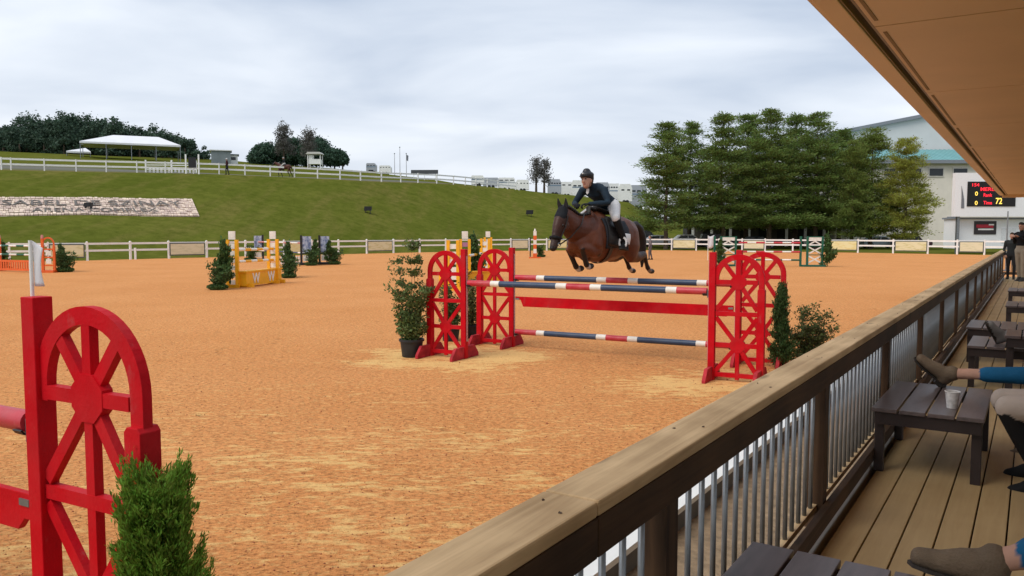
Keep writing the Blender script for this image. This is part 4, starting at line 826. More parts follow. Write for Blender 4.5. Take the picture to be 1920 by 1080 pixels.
# ------------------------------------------------------------------ people
SKIN = (.52, .30, .22)
def person(name, loc, rz, label, J, C, hair=None, helmet=None, size=1.0, voxel=.014, side=(0, 1, 0), hands=True, shoe='shoe', face=True, pitch=0.0):
    """J: joints in local space; fwd = local +x unless 'fwd' given"""
    e = empty(name, loc, rz, label, 'person'); e.rotation_euler = (0, pitch, rz); J = {k: Vector(v) for k, v in J.items()}
    ch = []; S = (J['shL'] - J['shR']).normalized(); up = (J['neck'] - J['pelvis']).normalized()
    top, bot, sho = C['top'], C['bottom'], C['shoe']; mid = (J['pelvis'] + J['neck']) / 2
    ch.append(([(J['pelvis'] - up * .04, .165, .125), (J['pelvis'] + up * .08, .155, .12)], C.get('seat', bot), S))
    ch.append(([(J['pelvis'] + up * .10, .150, .115), (mid, .150, .115), (mid + (J['neck'] - mid) * .6, .185, .125), (J['neck'] - up * .05, .13, .085), (J['neck'], .065, .06)], top, S))
    fw = J.get('face', Vector((1, 0, 0))).normalized(); hc = J['head']; hu = (hc - J['neck']).normalized()
    ch.append(([(J['neck'] - up * .02, .055), (hc - hu * .07, .052)], C.get('skin', SKIN), S))
    hs = fw.cross(hu).normalized(); hu2 = hs.cross(fw).normalized()
    ch.append(([(hc - hu2 * .075 + fw * .025, .052, .06), (hc - hu2 * .02 + fw * .01, .070, .085), (hc + hu2 * .04, .076, .095), (hc + hu2 * .075, .06, .075)], C.get('skin', SKIN), hs))
    if face: ch.append(([(hc + fw * .092 + hu2 * .012, .011), (hc + fw * .112 - hu2 * .022, .016)], C.get('skin', SKIN), hs)); ch.append(([(hc + hs * .078 - hu2 * .0, .012, .022)] * 1 + [(hc + hs * .08 - hu2 * .03, .01, .018)], C.get('skin', SKIN), hs)); ch.append(([(hc - hs * .078, .012, .022), (hc - hs * .08 - hu2 * .03, .01, .018)], C.get('skin', SKIN), hs))
    for s_ in 'LR':
        sh, el, wr = J['sh' + s_], J['el' + s_], J['wr' + s_]
        ch.append(([(sh + (J['neck'] - sh) * .35, .06), (sh, .068), (sh.lerp(el, .5), .054), (el, .047), (el.lerp(wr, .4), .046), (wr, .034)], top, S))
        hp, kn, an, toe = J['hip' + s_], J['kn' + s_], J['an' + s_], J['toe' + s_]
        ch.append(([(hp, .105, .11), (hp.lerp(kn, .5), .085, .09), (kn, .064, .068)], bot, S))
        low = C.get('lower', bot); ch.append(([(kn, .062, .066), (kn.lerp(an, .35), .060, .064), (an.lerp(kn, .36 if C.get('boots') else .18), C.get('cuff', .048)), (an.lerp(kn, .30 if C.get('boots') else .12), C.get('cuff', .046))], low, S))
        t_ = (toe - an).normalized(); dn = (an - kn).normalized(); dn = (dn - t_ * dn.dot(t_)).normalized()
        ch.append(([(an.lerp(kn, .30 if C.get('boots') else .16), .039), (an, .040)], C.get('ankle', sho), S)); sv = t_.cross(dn).normalized()
        up_ = [([(an.lerp(kn, .045), .050, .056), (an - t_ * .003, .047, .058), (an + dn * .035 - t_ * .012, .041, .056), (an + dn * .052 - t_ * .018, .038, .050)], sho, sv), ([(an + dn * .018 + t_ * .01, .042, .056), (an + dn * .030 + t_ * .07, .043, .050), (an + dn * .045 + t_ * .13, .046, .037), (an + dn * .050 + t_ * .19, .042, .031)], sho, sv)]
        if C.get('boots'):
            B_ = skin_body('boot', up_, mat('suede', (1, 1, 1), .85, .22, 18, .35, 120, attr='Col', spec=.2), e, .007, 4, sv)
            oo = [(-.068, .018), (-.055, .032), (-.01, .036), (.05, .034), (.11, .046), (.16, .048), (.205, .034), (.222, .0)]; oo = oo + [(a_, -b2) for a_, b2 in oo[::-1][1:]]
            q_ = MB(); q_.prism(oo, .012, lambda u, v, k: an + t_ * u + sv * v + dn * (.078 + k)); q_.prism([(-.072, .02), (-.05, .034), (.012, .035), (.012, -.035), (-.05, -.034), (-.072, -.02)], .022, lambda u, v, k: an + t_ * u + sv * v + dn * (.0952 + k)); q_.build('sole', mat('dark_rubber', (.03, .024, .02), .7), B_)
        else:
            ch += up_; ch.append(([(an + dn * .088 - t_ * .055, .034, .012), (an + dn * .086 + t_ * .06, .036, .010), (an + dn * .086 + t_ * .15, .050, .011), (an + dn * .082 + t_ * .215, .038, .011)], C.get('sole', (.03, .025, .02)), sv))
    skin_body('body', ch, M_body, e, voxel, 4, S)
    if hands:
        for s_ in 'LR':
            wr = J['wr' + s_]; el = J['el' + s_]; d = (wr - el).normalized(); sd = S if abs(d.dot(S)) < .9 else up; sd = (sd - d * sd.dot(d)).normalized(); nn = d.cross(sd); gc = C.get('glove', SKIN); hh = []
            if nn.z > 0: nn = -nn
            hh.append(([(wr - d * .02, .026, .02), (wr + d * .03, .036, .016), (wr + d * .085, .040, .014)], gc, sd))
            for q in range(4):
                o_ = sd * (.028 - q * .0187); L = (.062, .072, .068, .052)[q]; b0 = wr + d * .088 + o_; k1 = b0 + d * L * .45 + nn * .012; k2 = k1 + d * L * .2 + nn * L * .45; k3 = k2 - d * L * .25 + nn * L * .3
                hh.append(([(b0, .0095), (k1, .009), (k2, .0085), (k3, .0075)], gc, sd))
            t0 = wr + d * .03 + sd * .035; hh.append(([(t0, .012), (t0 + d * .035 + sd * .018 + nn * .012, .011), (t0 + d * .065 + sd * .01 + nn * .03, .0095)], gc, sd))
            skin_body('hand', hh, M_body, e, .006, 2, sd)
    if face:
        for s_ in (-1, 1): MB().ball(hc + fw * .083 + hs * .031 * s_ + hu2 * .02, .0105, 8, 5).build('eye', mat('dark_eye', (.01, .006, .005), .08), e, True)
        MB().bar(hc + fw * .089 + hs * .024 - hu2 * .052, hc + fw * .089 - hs * .024 - hu2 * .052, .008, .012, up=fw).build('mouth', mat('lips', (.36, .13, .11), .6), e)
    if hair:
        skin_body('hair', [([(hc + hu2 * .08 + fw * .02, .07, .065), (hc + hu2 * .055 - fw * .045, .083, .07), (hc - hu2 * .02 - fw * .065, .072, .055), (hc - hu2 * .07 - fw * .06, .05, .035)], hair, hs)], M_body, e, .012, 3)
    if helmet:
        h = skin_body('helmet', [([(hc + hu2 * .085 - fw * .012, .104, .122), (hc + hu2 * .108 - fw * .012, .092, .108), (hc + hu2 * .128 - fw * .012, .06, .072)], helmet, hs), ([(hc + hu2 * .02 - fw * .06, .085, .06), (hc + hu2 * .06 - fw * .05, .085, .07)], helmet, hs)], mat('helmet_shell', (1, 1, 1), .45, .1, attr='Col'), e, .012, 3)
        mb = MB(); pts = [(math.sin(R(a)) * .098, math.cos(R(a)) * .142) for a in range(-48, 49, 12)]; q = [(math.sin(R(a)) * .092, math.cos(R(a)) * .095) for a in range(-48, 49, 12)]
        f3 = lambda u, v, k: hc + hs * u + fw * v + hu2 * (.078 - v * .13 + k)
        for i in range(len(pts) - 1): mb.prism([pts[i], pts[i + 1], q[i + 1], q[i]], .008, f3)
        mb.build('helmet_peak', M_black, e); mb = MB()
        for s_ in (-1, 1): mb.bar(hc + hs * .08 * s_ + hu2 * .03, hc + hs * .035 * s_ - hu2 * .115 + fw * .03, .014, .005, up=fw)
        mb.build('chin_strap', M_black, e)
        MB().ball(hc + fw * .107 + hu2 * .10, (.014, .014, .014), 8, 5).build('helmet_badge', mat('pale_badge', (.6, .6, .58), .4), e, True)
    return e

HX = R(-128); HLOC = Vector((1.43, 12.55, 1.90)); HP = R(-1); HS = 1.01
horse('jumping_horse', HLOC, HX, HP, 'bay horse with black ear bonnet jumping the red oxer towards the camera').scale = (HS,) * 3
JR = dict(pelvis=(-.10, 0, .535), neck=(.38, 0, .775), head=(.505, 0, .855), face=(1, .05, -.05), shL=(.32, .19, .72), shR=(.32, -.19, .72), elL=(.38, .30, .52), elR=(.38, -.30, .52), wrL=(.61, .12, .50), wrR=(.61, -.12, .50),
          hipL=(-.08, .12, .50), hipR=(-.08, -.12, .50), knL=(.20, .325, .30), knR=(.20, -.325, .30), anL=(-.04, .36, -.09), anR=(-.04, -.36, -.09), toeL=(.15, .385, -.08), toeR=(.15, -.385, -.08))
rd = person('person', HLOC, HX, 'rider in navy jacket, white breeches and black helmet on the jumping horse', JR, dict(top=(.014, .028, .044), bottom=(.66, .64, .63), lower=(.010, .010, .011), shoe=(.010, .010, .011), glove=(.012, .012, .013), cuff=.052, seat=(.014, .028, .044)), helmet=(.016, .016, .018), pitch=HP, hair=(.05, .03, .02))
mb = MB(); mb.prism([(-.018, .0), (.018, 0), (.02, -.06), (0, -.085), (-.02, -.06)], .02, lambda u, v, k: (.475 + k - v * .1, u, .735 + v)); mb.build('white_stock', mat('white_shirt', (.7, .69, .68), .8), rd)
rd.scale = (HS,) * 3
for sy in (-1, 1):
    mb = MB()
    for i in range(16):
        a0, a1 = 2 * math.pi * i / 16, 2 * math.pi * (i + 1) / 16; mb.bar((.06, sy * .375 + .062 * math.cos(a0), -.06 + .075 * math.sin(a0)), (.06, sy * .375 + .062 * math.cos(a1), -.06 + .075 * math.sin(a1)), .03, .012, up=(1, 0, 0))
    mb.build('stirrup', mat('white_stirrup', (.7, .7, .7), .35), rd, True); MB().bar((.05, sy * .345, .02), (.03, sy * .30, .36), .02, .006, up=(0, 1, 0)).build('stirrup_leather', M_black, rd)

# seated spectators (local: x = lateral, y = along deck, facing -x towards the arena)
def chair(loc, rz, label):
    e = empty('deck_chair', loc, rz, label, 'chair', 'dark deck chairs')
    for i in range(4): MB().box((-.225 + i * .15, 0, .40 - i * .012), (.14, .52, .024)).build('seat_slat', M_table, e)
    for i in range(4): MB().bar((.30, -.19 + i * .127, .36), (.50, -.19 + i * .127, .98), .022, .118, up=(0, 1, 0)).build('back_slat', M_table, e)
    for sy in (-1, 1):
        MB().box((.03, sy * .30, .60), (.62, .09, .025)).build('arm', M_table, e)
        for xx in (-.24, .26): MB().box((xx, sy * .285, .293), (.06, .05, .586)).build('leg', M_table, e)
    return e
def seated(s, lat, label, C, legs, hair, chl, lean=.12):
    loc = deckp(lat, s, DZ); chair(deckp(lat + .02, s, DZ), DY, chl)
    J = dict(pelvis=(.05, 0, .55), neck=(.05 + lean, 0, 1.03), head=(.02 + lean, 0, 1.19), face=(-1, 0, -.1), shL=(.05 + lean, -.19, .97), shR=(.05 + lean, .19, .97), elL=(.0 + lean, -.27, .70), elR=(.0 + lean, .27, .70), wrL=(-.16, -.10, .66), wrR=(-.16, .10, .66), hipL=(.02, -.10, .52), hipR=(.02, .10, .52)); J.update(legs)
    return person('person', loc, DY, label, J, C, hair, side=(0, 1, 0), voxel=.013)
JEAN = (.012, .115, .25); BOOT = (.17, .125, .085)
# A: boot at the bottom edge
seated(2.98, .82, 'seated person in blue jeans and brown ankle boots at the bottom right corner', dict(top=(.25, .25, .27), bottom=JEAN, shoe=BOOT, ankle=SKIN, boots=True, cuff=.058), dict(knL=(-.50, -.03, .64), anL=(-.905, -.07, .485), toeL=(-1.11, -.08, .515), knR=(-.46, .16, .50), anR=(-.52, .19, .06), toeR=(-.72, .19, .03)), (.09, .05, .03), 'dark deck chair beside the nearest low table, outside the frame')
# B: boot on the table with the cup
seated(6.35, .80, 'seated person in blue jeans, brown ankle boot up on the table with the cup', dict(top=(.10, .12, .16), bottom=JEAN, shoe=BOOT, ankle=SKIN, boots=True, cuff=.056), dict(knL=(-.48, .06, .58), anL=(-1.29, .10, .525), toeL=(-1.43, .06, .66), hipL=(-.05, .05, .52), knR=(-.50, .22, .52), anR=(-.70, .22, .06), toeR=(-.86, .20, .03)), (.12, .07, .04), 'dark deck chair behind the table with the cup, outside the frame')
# C: beige breeches, black boots
seated(5.52, .40, 'seated person in beige breeches and black boots beside the table with the cup', dict(top=(.02, .03, .05), bottom=(.50, .42, .36), lower=(.012, .012, .013), shoe=(.012, .012, .013), cuff=.054), dict(knL=(-.50, -.08, .515), anL=(-.30, .02, .09), toeL=(-.47, .05, .035), knR=(-.53, .10, .525), anR=(-.33, .34, .09), toeR=(-.51, .38, .035)), (.20, .12, .06), 'dark deck chair nearest the beige breeches, outside the frame')
# D: grey shoe on the third table
seated(9.35, .86, 'seated person in dark trousers with a grey shoe up on a low table', dict(top=(.06, .05, .05), bottom=(.02, .02, .024), shoe=(.20, .19, .18), cuff=.052), dict(knL=(-.48, .02, .58), anL=(-1.08, -.06, .50), toeL=(-1.16, -.16, .66), knR=(-.46, .18, .50), anR=(-.50, .2, .06), toeR=(-.7, .2, .03)), (.03, .02, .015), 'dark deck chair beyond the side table, outside the frame')
def standing(loc, rz, label, top, bot, shoe, hair, sc_=1.0, stride=.06, arms=0, name='person', hands=True, helmet=None):
    J = dict(pelvis=(0, 0, .95), neck=(.01, 0, 1.47), head=(.03, 0, 1.63), face=(1, 0, -.1), shL=(0, .19, 1.41), shR=(0, -.19, 1.41), elL=(-.02, .25, 1.13), elR=(-.02, -.25, 1.13), wrL=(.10 + arms * .14, .20 - arms * .12, .92 + arms * .40), wrR=(.10 + arms * .14, -.20 + arms * .12, .92 + arms * .40), hipL=(0, .095, .92), hipR=(0, -.095, .92), knL=(stride, .10, .50), knR=(-stride * .3, -.10, .50), anL=(stride * .9, .10, .085), anR=(-stride * 1.6, -.10, .085), toeL=(stride + .17, .12, .03), toeR=(-stride + .12, -.12, .03))
    o = person(name, loc, rz, label, J, dict(top=top, bottom=bot, shoe=shoe), hair, voxel=.018, hands=hands, helmet=helmet); o.scale = (sc_,) * 3; return o
standing(deckp(-.34, 29.6, DZ), R(200), 'standing person in black jacket and khaki trousers at the far end of the deck', (.010, .010, .012), (.33, .27, .20), (.05, .05, .05), (.03, .02, .015), 1.04, .05, 1)
standing(deckp(-.62, 30.6, DZ), R(230), 'standing person in dark clothes beside the end of the railing', (.02, .022, .022), (.02, .02, .022), (.02, .02, .02), (.05, .03, .02), .86, .03, 0)
standing(G(1219, 487), R(170), 'person in grey clothes standing in the arena right of the horse', (.17, .15, .16), (.13, .12, .13), (.05, .04, .04), (.10, .08, .07), 1.0, .08)

# ------------------------------------------------------------------ trees
def pine(name, h, rad, seed, lm, dens=1.0, low=2.5):
    r = np.random.default_rng(seed); e = empty(name); mb = MB(); p = Vector((0, 0, -.2))
    for i in range(1, 9):
        q = Vector((r.normal() * .06, r.normal() * .06, h * .96 * i / 8)); mb.cyl(p, q, .24 * (1.06 - (i - 1) / 8), .24 * (1.06 - i / 8), 8); p = q
    Cs, Ds = [], []; z = low; br = MB()
    while z < h * .985:
        t = (z - low) / (h - low); L0 = rad * (1.02 - .92 * t ** 1.9) * (.82 + .18 * math.sin(t * 11 + seed)) + .15; nb_ = int(r.integers(5, 8))
        a0 = r.uniform(0, 6.28)
        for k in range(nb_):
            a = a0 + 6.283 * k / nb_ + r.normal() * .25; L = L0 * r.uniform(.55, 1.12); up_ = .10 + .55 * t; zz = z + r.normal() * .18
            if r.random() < .15: continue
            A = np.array([0, 0, zz]); D = np.array([math.cos(a), math.sin(a), up_ * .8]); tip = A + D * L; br.cyl(A, tip, .045 * (1.1 - t), .012, 4, False)
            ncl = max(2, int(L * 2.3))
            for c in range(ncl):
                f = .28 + .72 * (c + r.random()) / ncl; ctr = A + D * L * f + np.array([0, 0, .10 * f * L * .3]) + r.normal(size=3) * [.22, .22, .08]
                m = int(80 * dens * r.uniform(.6, 1.4)); sp_ = .25 + .24 * (1 - t) * r.random() + .06
                q = ctr + r.normal(size=(m, 3)) * [sp_, sp_, sp_ * .40]; dd = (q - ctr) + np.array([0, 0, .18]) + D * .25; dd /= np.linalg.norm(dd, axis=1)[:, None] + 1e-9
                Cs.append(q); Ds.append(dd)
        z += r.uniform(.50, .86)
    C = np.concatenate(Cs); D = np.concatenate(Ds); n_ = len(C); V, F = leaf_quads(C, D, perp(D, r), r.uniform(.18, .36, n_), r.uniform(.06, .105, n_))
    mb.build('trunk', M_bark, e, True); br.build('branches', M_bark, e); link('crown', arr_mesh('crown', V, F), lm, e)
    return e
PV = [pine('pine_tree', 15.0, 3.9, 1, M_pine), pine('pine_tree', 15.0, 4.3, 2, M_pine), pine('pine_tree', 15.0, 3.6, 3, M_pine)]
PY = pine('pine_tree', 13.0, 4.3, 5, M_pine2, 1.0, 1.6); PY2 = pine('pine_tree', 13.0, 3.6, 6, leafm('pine_needles_mid', (.20, .25, .06), .45, .4), 1.0, 1.9)
pf = [[True], [True], [True]]
for i, (k, px, Y, topy, lb) in enumerate(((0, 1248, 92, 222, 'dark pine at the left end of the row beside the horse'), (1, 1292, 100, 234, 'dark pine second from the left, set slightly back'), (2, 1352, 93, 210, 'tall dark pine third from the left in the row'), (0, 1398, 101, 207, 'tall dark pine left of the middle of the row, set back'), (1, 1440, 94, 206, 'tall dark pine in the middle of the row'), (2, 1487, 102, 212, 'tall dark pine right of the middle, set back'), (1, 1528, 95, 212, 'tall pine fifth from the right in the row'), (0, 1572, 101, 236, 'pine fourth from the right, in front of the grey gable'))):
    Hh = 2 + (HZ - topy) / FPX * Y; o = place(PV[k], (float(TX(px)) * Y, Y, Tz(float(TX(px)) * Y, Y)), random.uniform(0, 6.28), lb, 'tree', 'pines behind the arena', pf[k]); s_ = Hh / 15.4; o.scale = (s_ * 1.18, s_ * 1.18, s_)
def put_tree(o, px, Y, topy, h, lb, wsc=1.0):
    Hh = 2 + (HZ - topy) / FPX * Y; x = float(TX(px)) * Y; z = Tz(x, Y); o.location = (x, Y, z); s_ = (Hh - z) / h; o.scale = (s_ * wsc, s_ * wsc, s_); return tag(o, lb, 'tree', 'pines behind the arena')
put_tree(PY2, 1630, 93, 238, 13, 'mid green pine second from the right, before the teal roof'); c = copy_tree(PY2); c.rotation_euler = (0, 0, 2.0); put_tree(c, 1597, 92, 262, 13, 'mid green pine third from the right in the row', .9)
put_tree(PY, 1694, 90, 262, 13, 'yellowish green pine at the right end of the row', .92)

def broadleaf_mass(name, blobs, n, lm, ln, wd, seed, label, cat, kind=None, trunks=None):
    """blobs: (centre, radii); leaves gathered in clumps over the blob surfaces"""
    r = np.random.default_rng(seed); Cs, Ds = [], []; wts = np.array([b_[1][0] * b_[1][2] for b_ in blobs]); wts = wts / wts.sum(); base = Vector(blobs[0][0]); e = empty(name, (base.x, base.y, Tz(base.x, base.y)), 0, label, cat)
    off = np.array(e.location)
    for (c, rad), w_ in zip(blobs, wts):
        m = int(n * w_); ncl = max(6, m // 45); cl = rdir(ncl, r) * (r.random((ncl, 1)) ** .25); k = r.integers(0, ncl, m)
        q = np.array(c) + (cl[k] + r.normal(size=(m, 3)) * .13) * np.array(rad); Cs.append(q - off); d = q - np.array(c) + r.normal(size=(m, 3)) * rad[0] * .5; Ds.append(d / np.linalg.norm(d, axis=1)[:, None])
    C = np.concatenate(Cs); D = np.concatenate(Ds); D = np.cross(D, rdir(len(D), r)); D /= np.linalg.norm(D, axis=1)[:, None] + 1e-9; n_ = len(C)
    V, F = leaf_quads(C, D, perp(D, r), r.uniform(.6, 1.4, n_) * ln, r.uniform(.6, 1.4, n_) * wd)
    cr = link('crown', arr_mesh('crown', V, F), lm, e); mb = MB()
    for (c, rad) in blobs:
        c0 = Vector(c) - Vector(off); mb.cyl((c0.x, c0.y, Tz(c[0], c[1]) - off[2] - .5), c0, .25, .12, 6)
    mb.build('trunk', M_bark, e)
    if kind: e['kind'] = kind; cr['kind'] = kind
    return e
# far wood on the left skyline: one mass of crowns
blobs = []; r_ = np.random.default_rng(11)
for px in np.arange(-330, 385, 10.5):
    for lay in range(2):
        Y = 205 + 22 * lay + r_.uniform(-8, 8); top = float(np.interp(px, [-330, 0, 40, 65, 95, 130, 190, 230, 262, 300, 345, 372, 392], [232, 241, 236, 212, 232, 214, 222, 228, 246, 240, 258, 272, 288])) + r_.uniform(-2, 7) + lay * r_.uniform(-1, 4)
        x = float(TX(px)) * Y; zt = 2 + (HZ - top) / FPX * Y; zb = Tz(x, Y); hh = max(zt - zb, 3); rw_ = r_.uniform(2.6, 4.2) * min(1, hh / 8 + .3)
        blobs.append(((x, Y, zb + hh * .52), (rw_, rw_, hh * .48)))
        if r_.random() < .6: blobs.append(((x + r_.uniform(-2, 2), Y - 3, zb + hh * .22), (rw_ * 1.1, 2.5, hh * .25)))
broadleaf_mass('far_wood', blobs, 170000, M_wood, .62, .42, 31, 'dark green wood along the left skyline behind the white tent', 'wood', 'stuff')
def blobs_at(lst):
    o = []
    for px, topy, boty, wpx, Y in lst:
        x = float(TX(px)) * Y; zt = 2 + (HZ - topy) / FPX * Y; zb = 2 + (HZ - boty) / FPX * Y; w_ = wpx / FPX * Y / 2; o.append(((x, Y, (zt + zb) / 2), (w_, w_, (zt - zb) / 2)))
    return o
M_wood2 = leafm('copse_leaf', (.055, .105, .065), .4, .3)
for nm, lst, lb in (('round_tree', [(503, 272, 312, 46, 196), (488, 284, 312, 34, 194)], 'round dark tree at the left of the skyline copse'), ('round_tree', [(548, 262, 312, 52, 198)], 'tallest round tree in the middle of the skyline copse'), ('round_tree', [(596, 262, 312, 58, 200), (582, 270, 312, 40, 196)], 'round dark tree right of the middle of the skyline copse'), ('round_tree', [(630, 282, 312, 44, 198), (645, 292, 312, 22, 197)], 'low round tree at the right end of the skyline copse')):
    broadleaf_mass(nm, blobs_at(lst), 14000, M_wood2, .5, .33, hash(lb) % 1000 if False else len(lb), lb, 'tree')
def bare_tree(px, Y, topy, boty, wpx, lb, seed, leafy=.0):
    r = np.random.default_rng(seed); x = float(TX(px)) * Y; z0 = Tz(x, Y); zt = 2 + (HZ - topy) / FPX * Y; h = zt - z0; W = wpx / FPX * Y / 2; e = empty('sparse_tree', (x, Y, z0), 0, lb, 'tree', 'sparse trees on the skyline'); mb = MB(); tw = MB(); Cs = []
    mb.cyl((0, 0, -.3), (0, 0, h * .97), .28, .07, 7)
    for i in range(34):
        t = .30 + .68 * i / 34; a = r.uniform(0, 6.28); L = W * (1.1 - .75 * abs(t - .55) * 1.2) * r.uniform(.6, 1.1) * (1.25 - t * .8); A = Vector((0, 0, h * t)); B = A + Vector((math.cos(a) * L, math.sin(a) * L, L * .35)); tw.cyl(A, B, .07, .02, 4, False)
        for k in range(5):
            f = r.uniform(.35, 1); P_ = A.lerp(B, f); Q = P_ + Vector(tuple(r.normal(size=3) * .45 * W * .45)); tw.cyl(P_, Q, .025, .01, 3, False); m = int(20 * leafy) + 2; Cs.append(np.array(Q) + r.normal(size=(m, 3)) * .3)
    mb.build('trunk', M_bark, e); tw.build('branches', M_twig, e); C = np.concatenate(Cs); D = rdir(len(C), r); V, F = leaf_quads(C, D, perp(D, r), r.uniform(.25, .5, len(C)), r.uniform(.1, .25, len(C))); link('crown', arr_mesh('crown', V, F), leafm('sparse_leaf', (.13, .125, .11), .3, .3), e)
bare_tree(536, 188, 240, 312, 44, 'tall sparse conifer standing out above the skyline copse', 41, 1.0); bare_tree(583, 186, 248, 312, 36, 'second sparse conifer above the copse, beside the white kiosk', 42, .7)
bare_tree(1005, 168, 297, 348, 30, 'left of two thin bare trees on the skyline beside the rider', 43, .3); bare_tree(1020, 168, 302, 350, 30, 'right of two thin bare trees on the skyline beside the rider', 44, .3)

# ------------------------------------------------------------------ the bank: stone name panel, loudspeakers
def sgn_pt(u, v): return onT(-28 + (372 - (-28)) * u + (v * 3 if u > .5 else 0), 375.0 + 31 * v)
q00, q10, q01, q11 = onT(-28, 373), onT(360, 375), onT(-30, 408), onT(374, 407)
cx_ = (q00 + q10 + q01 + q11) / 4; sgn = empty('stone_name_panel', cx_, 0, 'pale stone panel with dark lettering set into the grass bank at left', 'sign')
def bil(u, v): p = (q00 * (1 - u) + q10 * u) * (1 - v) + (q01 * (1 - u) + q11 * u) * v; p = Vector((p.x, p.y, Tz(p.x, p.y))); return p
Np = (q10 - q00).cross(q00 - q01).normalized(); Np = Np if Np.z > 0 else -Np
mb = MB(); nr, nc = 9, 62; rs = np.random.default_rng(5)
ptsg = [[None] * (nc + 1) for _ in range(nr + 1)]
for j in range(nr):
    us = np.cumsum(rs.uniform(.5, 1.5, nc + 1)); us = (us - us[0]) / (us[-1] - us[0])
    for i in range(nc):
        g = .0009; gv_ = .010; a, b_, c, d = bil(us[i] + g, j / nr + gv_), bil(us[i + 1] - g, j / nr + gv_), bil(us[i + 1] - g, (j + 1) / nr - gv_), bil(us[i] + g, (j + 1) / nr - gv_); hh = rs.uniform(.10, .17); top = [p + Np * hh - cx_ for p in (a, b_, c, d)]; bot = [p - cx_ - Np * .1 for p in (a, b_, c, d)]
        mb.add(top + bot, [(0, 1, 2, 3), (0, 4, 5, 1), (1, 5, 6, 2), (2, 6, 7, 3), (3, 7, 4, 0)])
o = mb.build('paving_stones', mat('pale_pink_stone', (.62, .48, .39), .85, .25, 2.5, island=.2), sgn); o['kind'] = 'stuff'
mb = MB(); mb.add([bil(u, v) + Np * .07 - cx_ for u, v in ((0, 0), (1, 0), (1, 1), (0, 1))], [(0, 1, 2, 3)]); mb.build('mortar_bed', mat('mortar', (.52, .45, .34), .9), sgn)
X_ = (q10 - q00).normalized(); Y_ = Np.cross(X_).normalized(); Mt = Matrix((X_, Y_, Np)).transposed().to_4x4()
for s_, px, py, wpx, hpx in (('ISABEL DE SZINAY', 174, 384.5, 342, 9.5), ('ARENA COMPLEX', 182, 397.5, 232, 7.5)):
    me = text_mesh(s_, 1.0, .02, .0); xs = [v.co.x for v in me.vertices]; ys = [v.co.y for v in me.vertices]; P_ = onT(px, py); L_ = (onT(px + wpx / 2, py) - onT(px - wpx / 2, py)).length; Hh = (onT(px, py - hpx / 2) - onT(px, py + hpx / 2)).length
    o = link('lettering', me, mat('dark_stone_letters', (.13, .115, .10), .8), sgn); o.matrix_basis = Matrix.Translation(P_ + Np * .19 - cx_) @ Mt @ Matrix.Diagonal((L_ / (max(xs) - min(xs)), Hh / (max(ys) - min(ys)), 1, 1))
for px, py, lb in ((166, 390, 'black loudspeaker in front of the stone name panel'), (690, 396, 'black loudspeaker in the middle of the grass bank'), (993, 402, 'black loudspeaker on the bank left of the horse head')):
    P_ = onT(px, py + 4); e = empty('loudspeaker', P_, 0, lb, 'loudspeaker', 'loudspeakers on the bank'); Yd = P_.y; u_ = Yd / FPX
    MB().prism([(-7 * u_, 0), (6.5 * u_, .5 * u_), (7 * u_, 8 * u_), (-6 * u_, 8 * u_)], .4, lambda u, v, k: (u, k, .28 + v)).build('cabinet', M_black, e); MB().box((0, -.205, .28 + 4 * u_), (9 * u_, .012, 5.5 * u_)).build('grille', mat('speaker_grille', (.02, .02, .022), .8, .2, 40), e)
    for sx_ in (-.25, .25): MB().box((sx_, 0, .1), (.05, .3, .4)).build('leg', M_black, e)

# ------------------------------------------------------------------ plateau: tents, kiosk, poles, trailers
M_tent = mat('white_tent_vinyl', (.78, .78, .80), .5, .04, .6)
M_canvas = mat('cream_canvas', (.6, .58, .52), .7); M_gwall = mat('grey_cladding', (.20, .23, .24), .7, .15, .7)
def box_at(px0, px1, py0, py1, Y): return DP(px0, py1, Y), DP(px1, py0, Y)
def tent(px0, px1, peak0, peak1, y_peak, y_eave, y_base, Y, dep, label):
    a, b_ = DP(px0, y_eave, Y), DP(px1, y_eave + 1, Y); zb = DP(px0, y_base, Y).z; x0, x1 = a.x, b_.x; e = empty('event_tent', ((x0 + x1) / 2, Y + dep / 2, Tz((x0 + x1) / 2, Y)), 0, label, 'tent'); o0 = e.location; ze = a.z - o0.z; zp = DP(px0, y_peak, Y).z - o0.z
    p0, p1 = DP(peak0, 0, Y).x - o0.x, DP(peak1, 0, Y).x - o0.x; x0 -= o0.x; x1 -= o0.x; h = dep / 2; mb = MB()
    V_ = [(x0, -h, ze), (x1, -h, ze), (x1, h, ze), (x0, h, ze), (p0, 0, zp), (p1, 0, zp)]; mb.add(V_, [(0, 1, 5, 4), (1, 2, 5), (2, 3, 4, 5), (3, 0, 4)]); ro = mb.build('roof', M_tent, e)
    mb = MB()
    for p, q in ((0, 1), (1, 2), (2, 3), (3, 0)): A_, B_ = Vector(V_[p]), Vector(V_[q]); mb.add([A_, B_, B_ - Vector((0, 0, .35)), A_ - Vector((0, 0, .35))], [(0, 1, 2, 3)])
    mb.build('valance', M_tent, ro)
    nP = max(2, round((x1 - x0) / 4.2) + 1)
    for i in range(nP):
        for sy in (-1, 1): xx = x0 + .1 + (x1 - x0 - .2) * i / (nP - 1); MB().cyl((xx, sy * (h - .1), -1.5), (xx, sy * (h - .1), ze), .07, n=6).build('tent_pole', M_steel, e)
    e.rotation_euler = (0, 0, math.atan2(-e.location.x, e.location.y)); return e
tent(140, 312, 186, 266, 249.5, 268, 293, 160, 9, 'large white open-sided event tent below the far wood')
tent(117, 158, 138, 139, 275, 283.5, 288, 165, 4, 'small white canopy left of the large event tent')
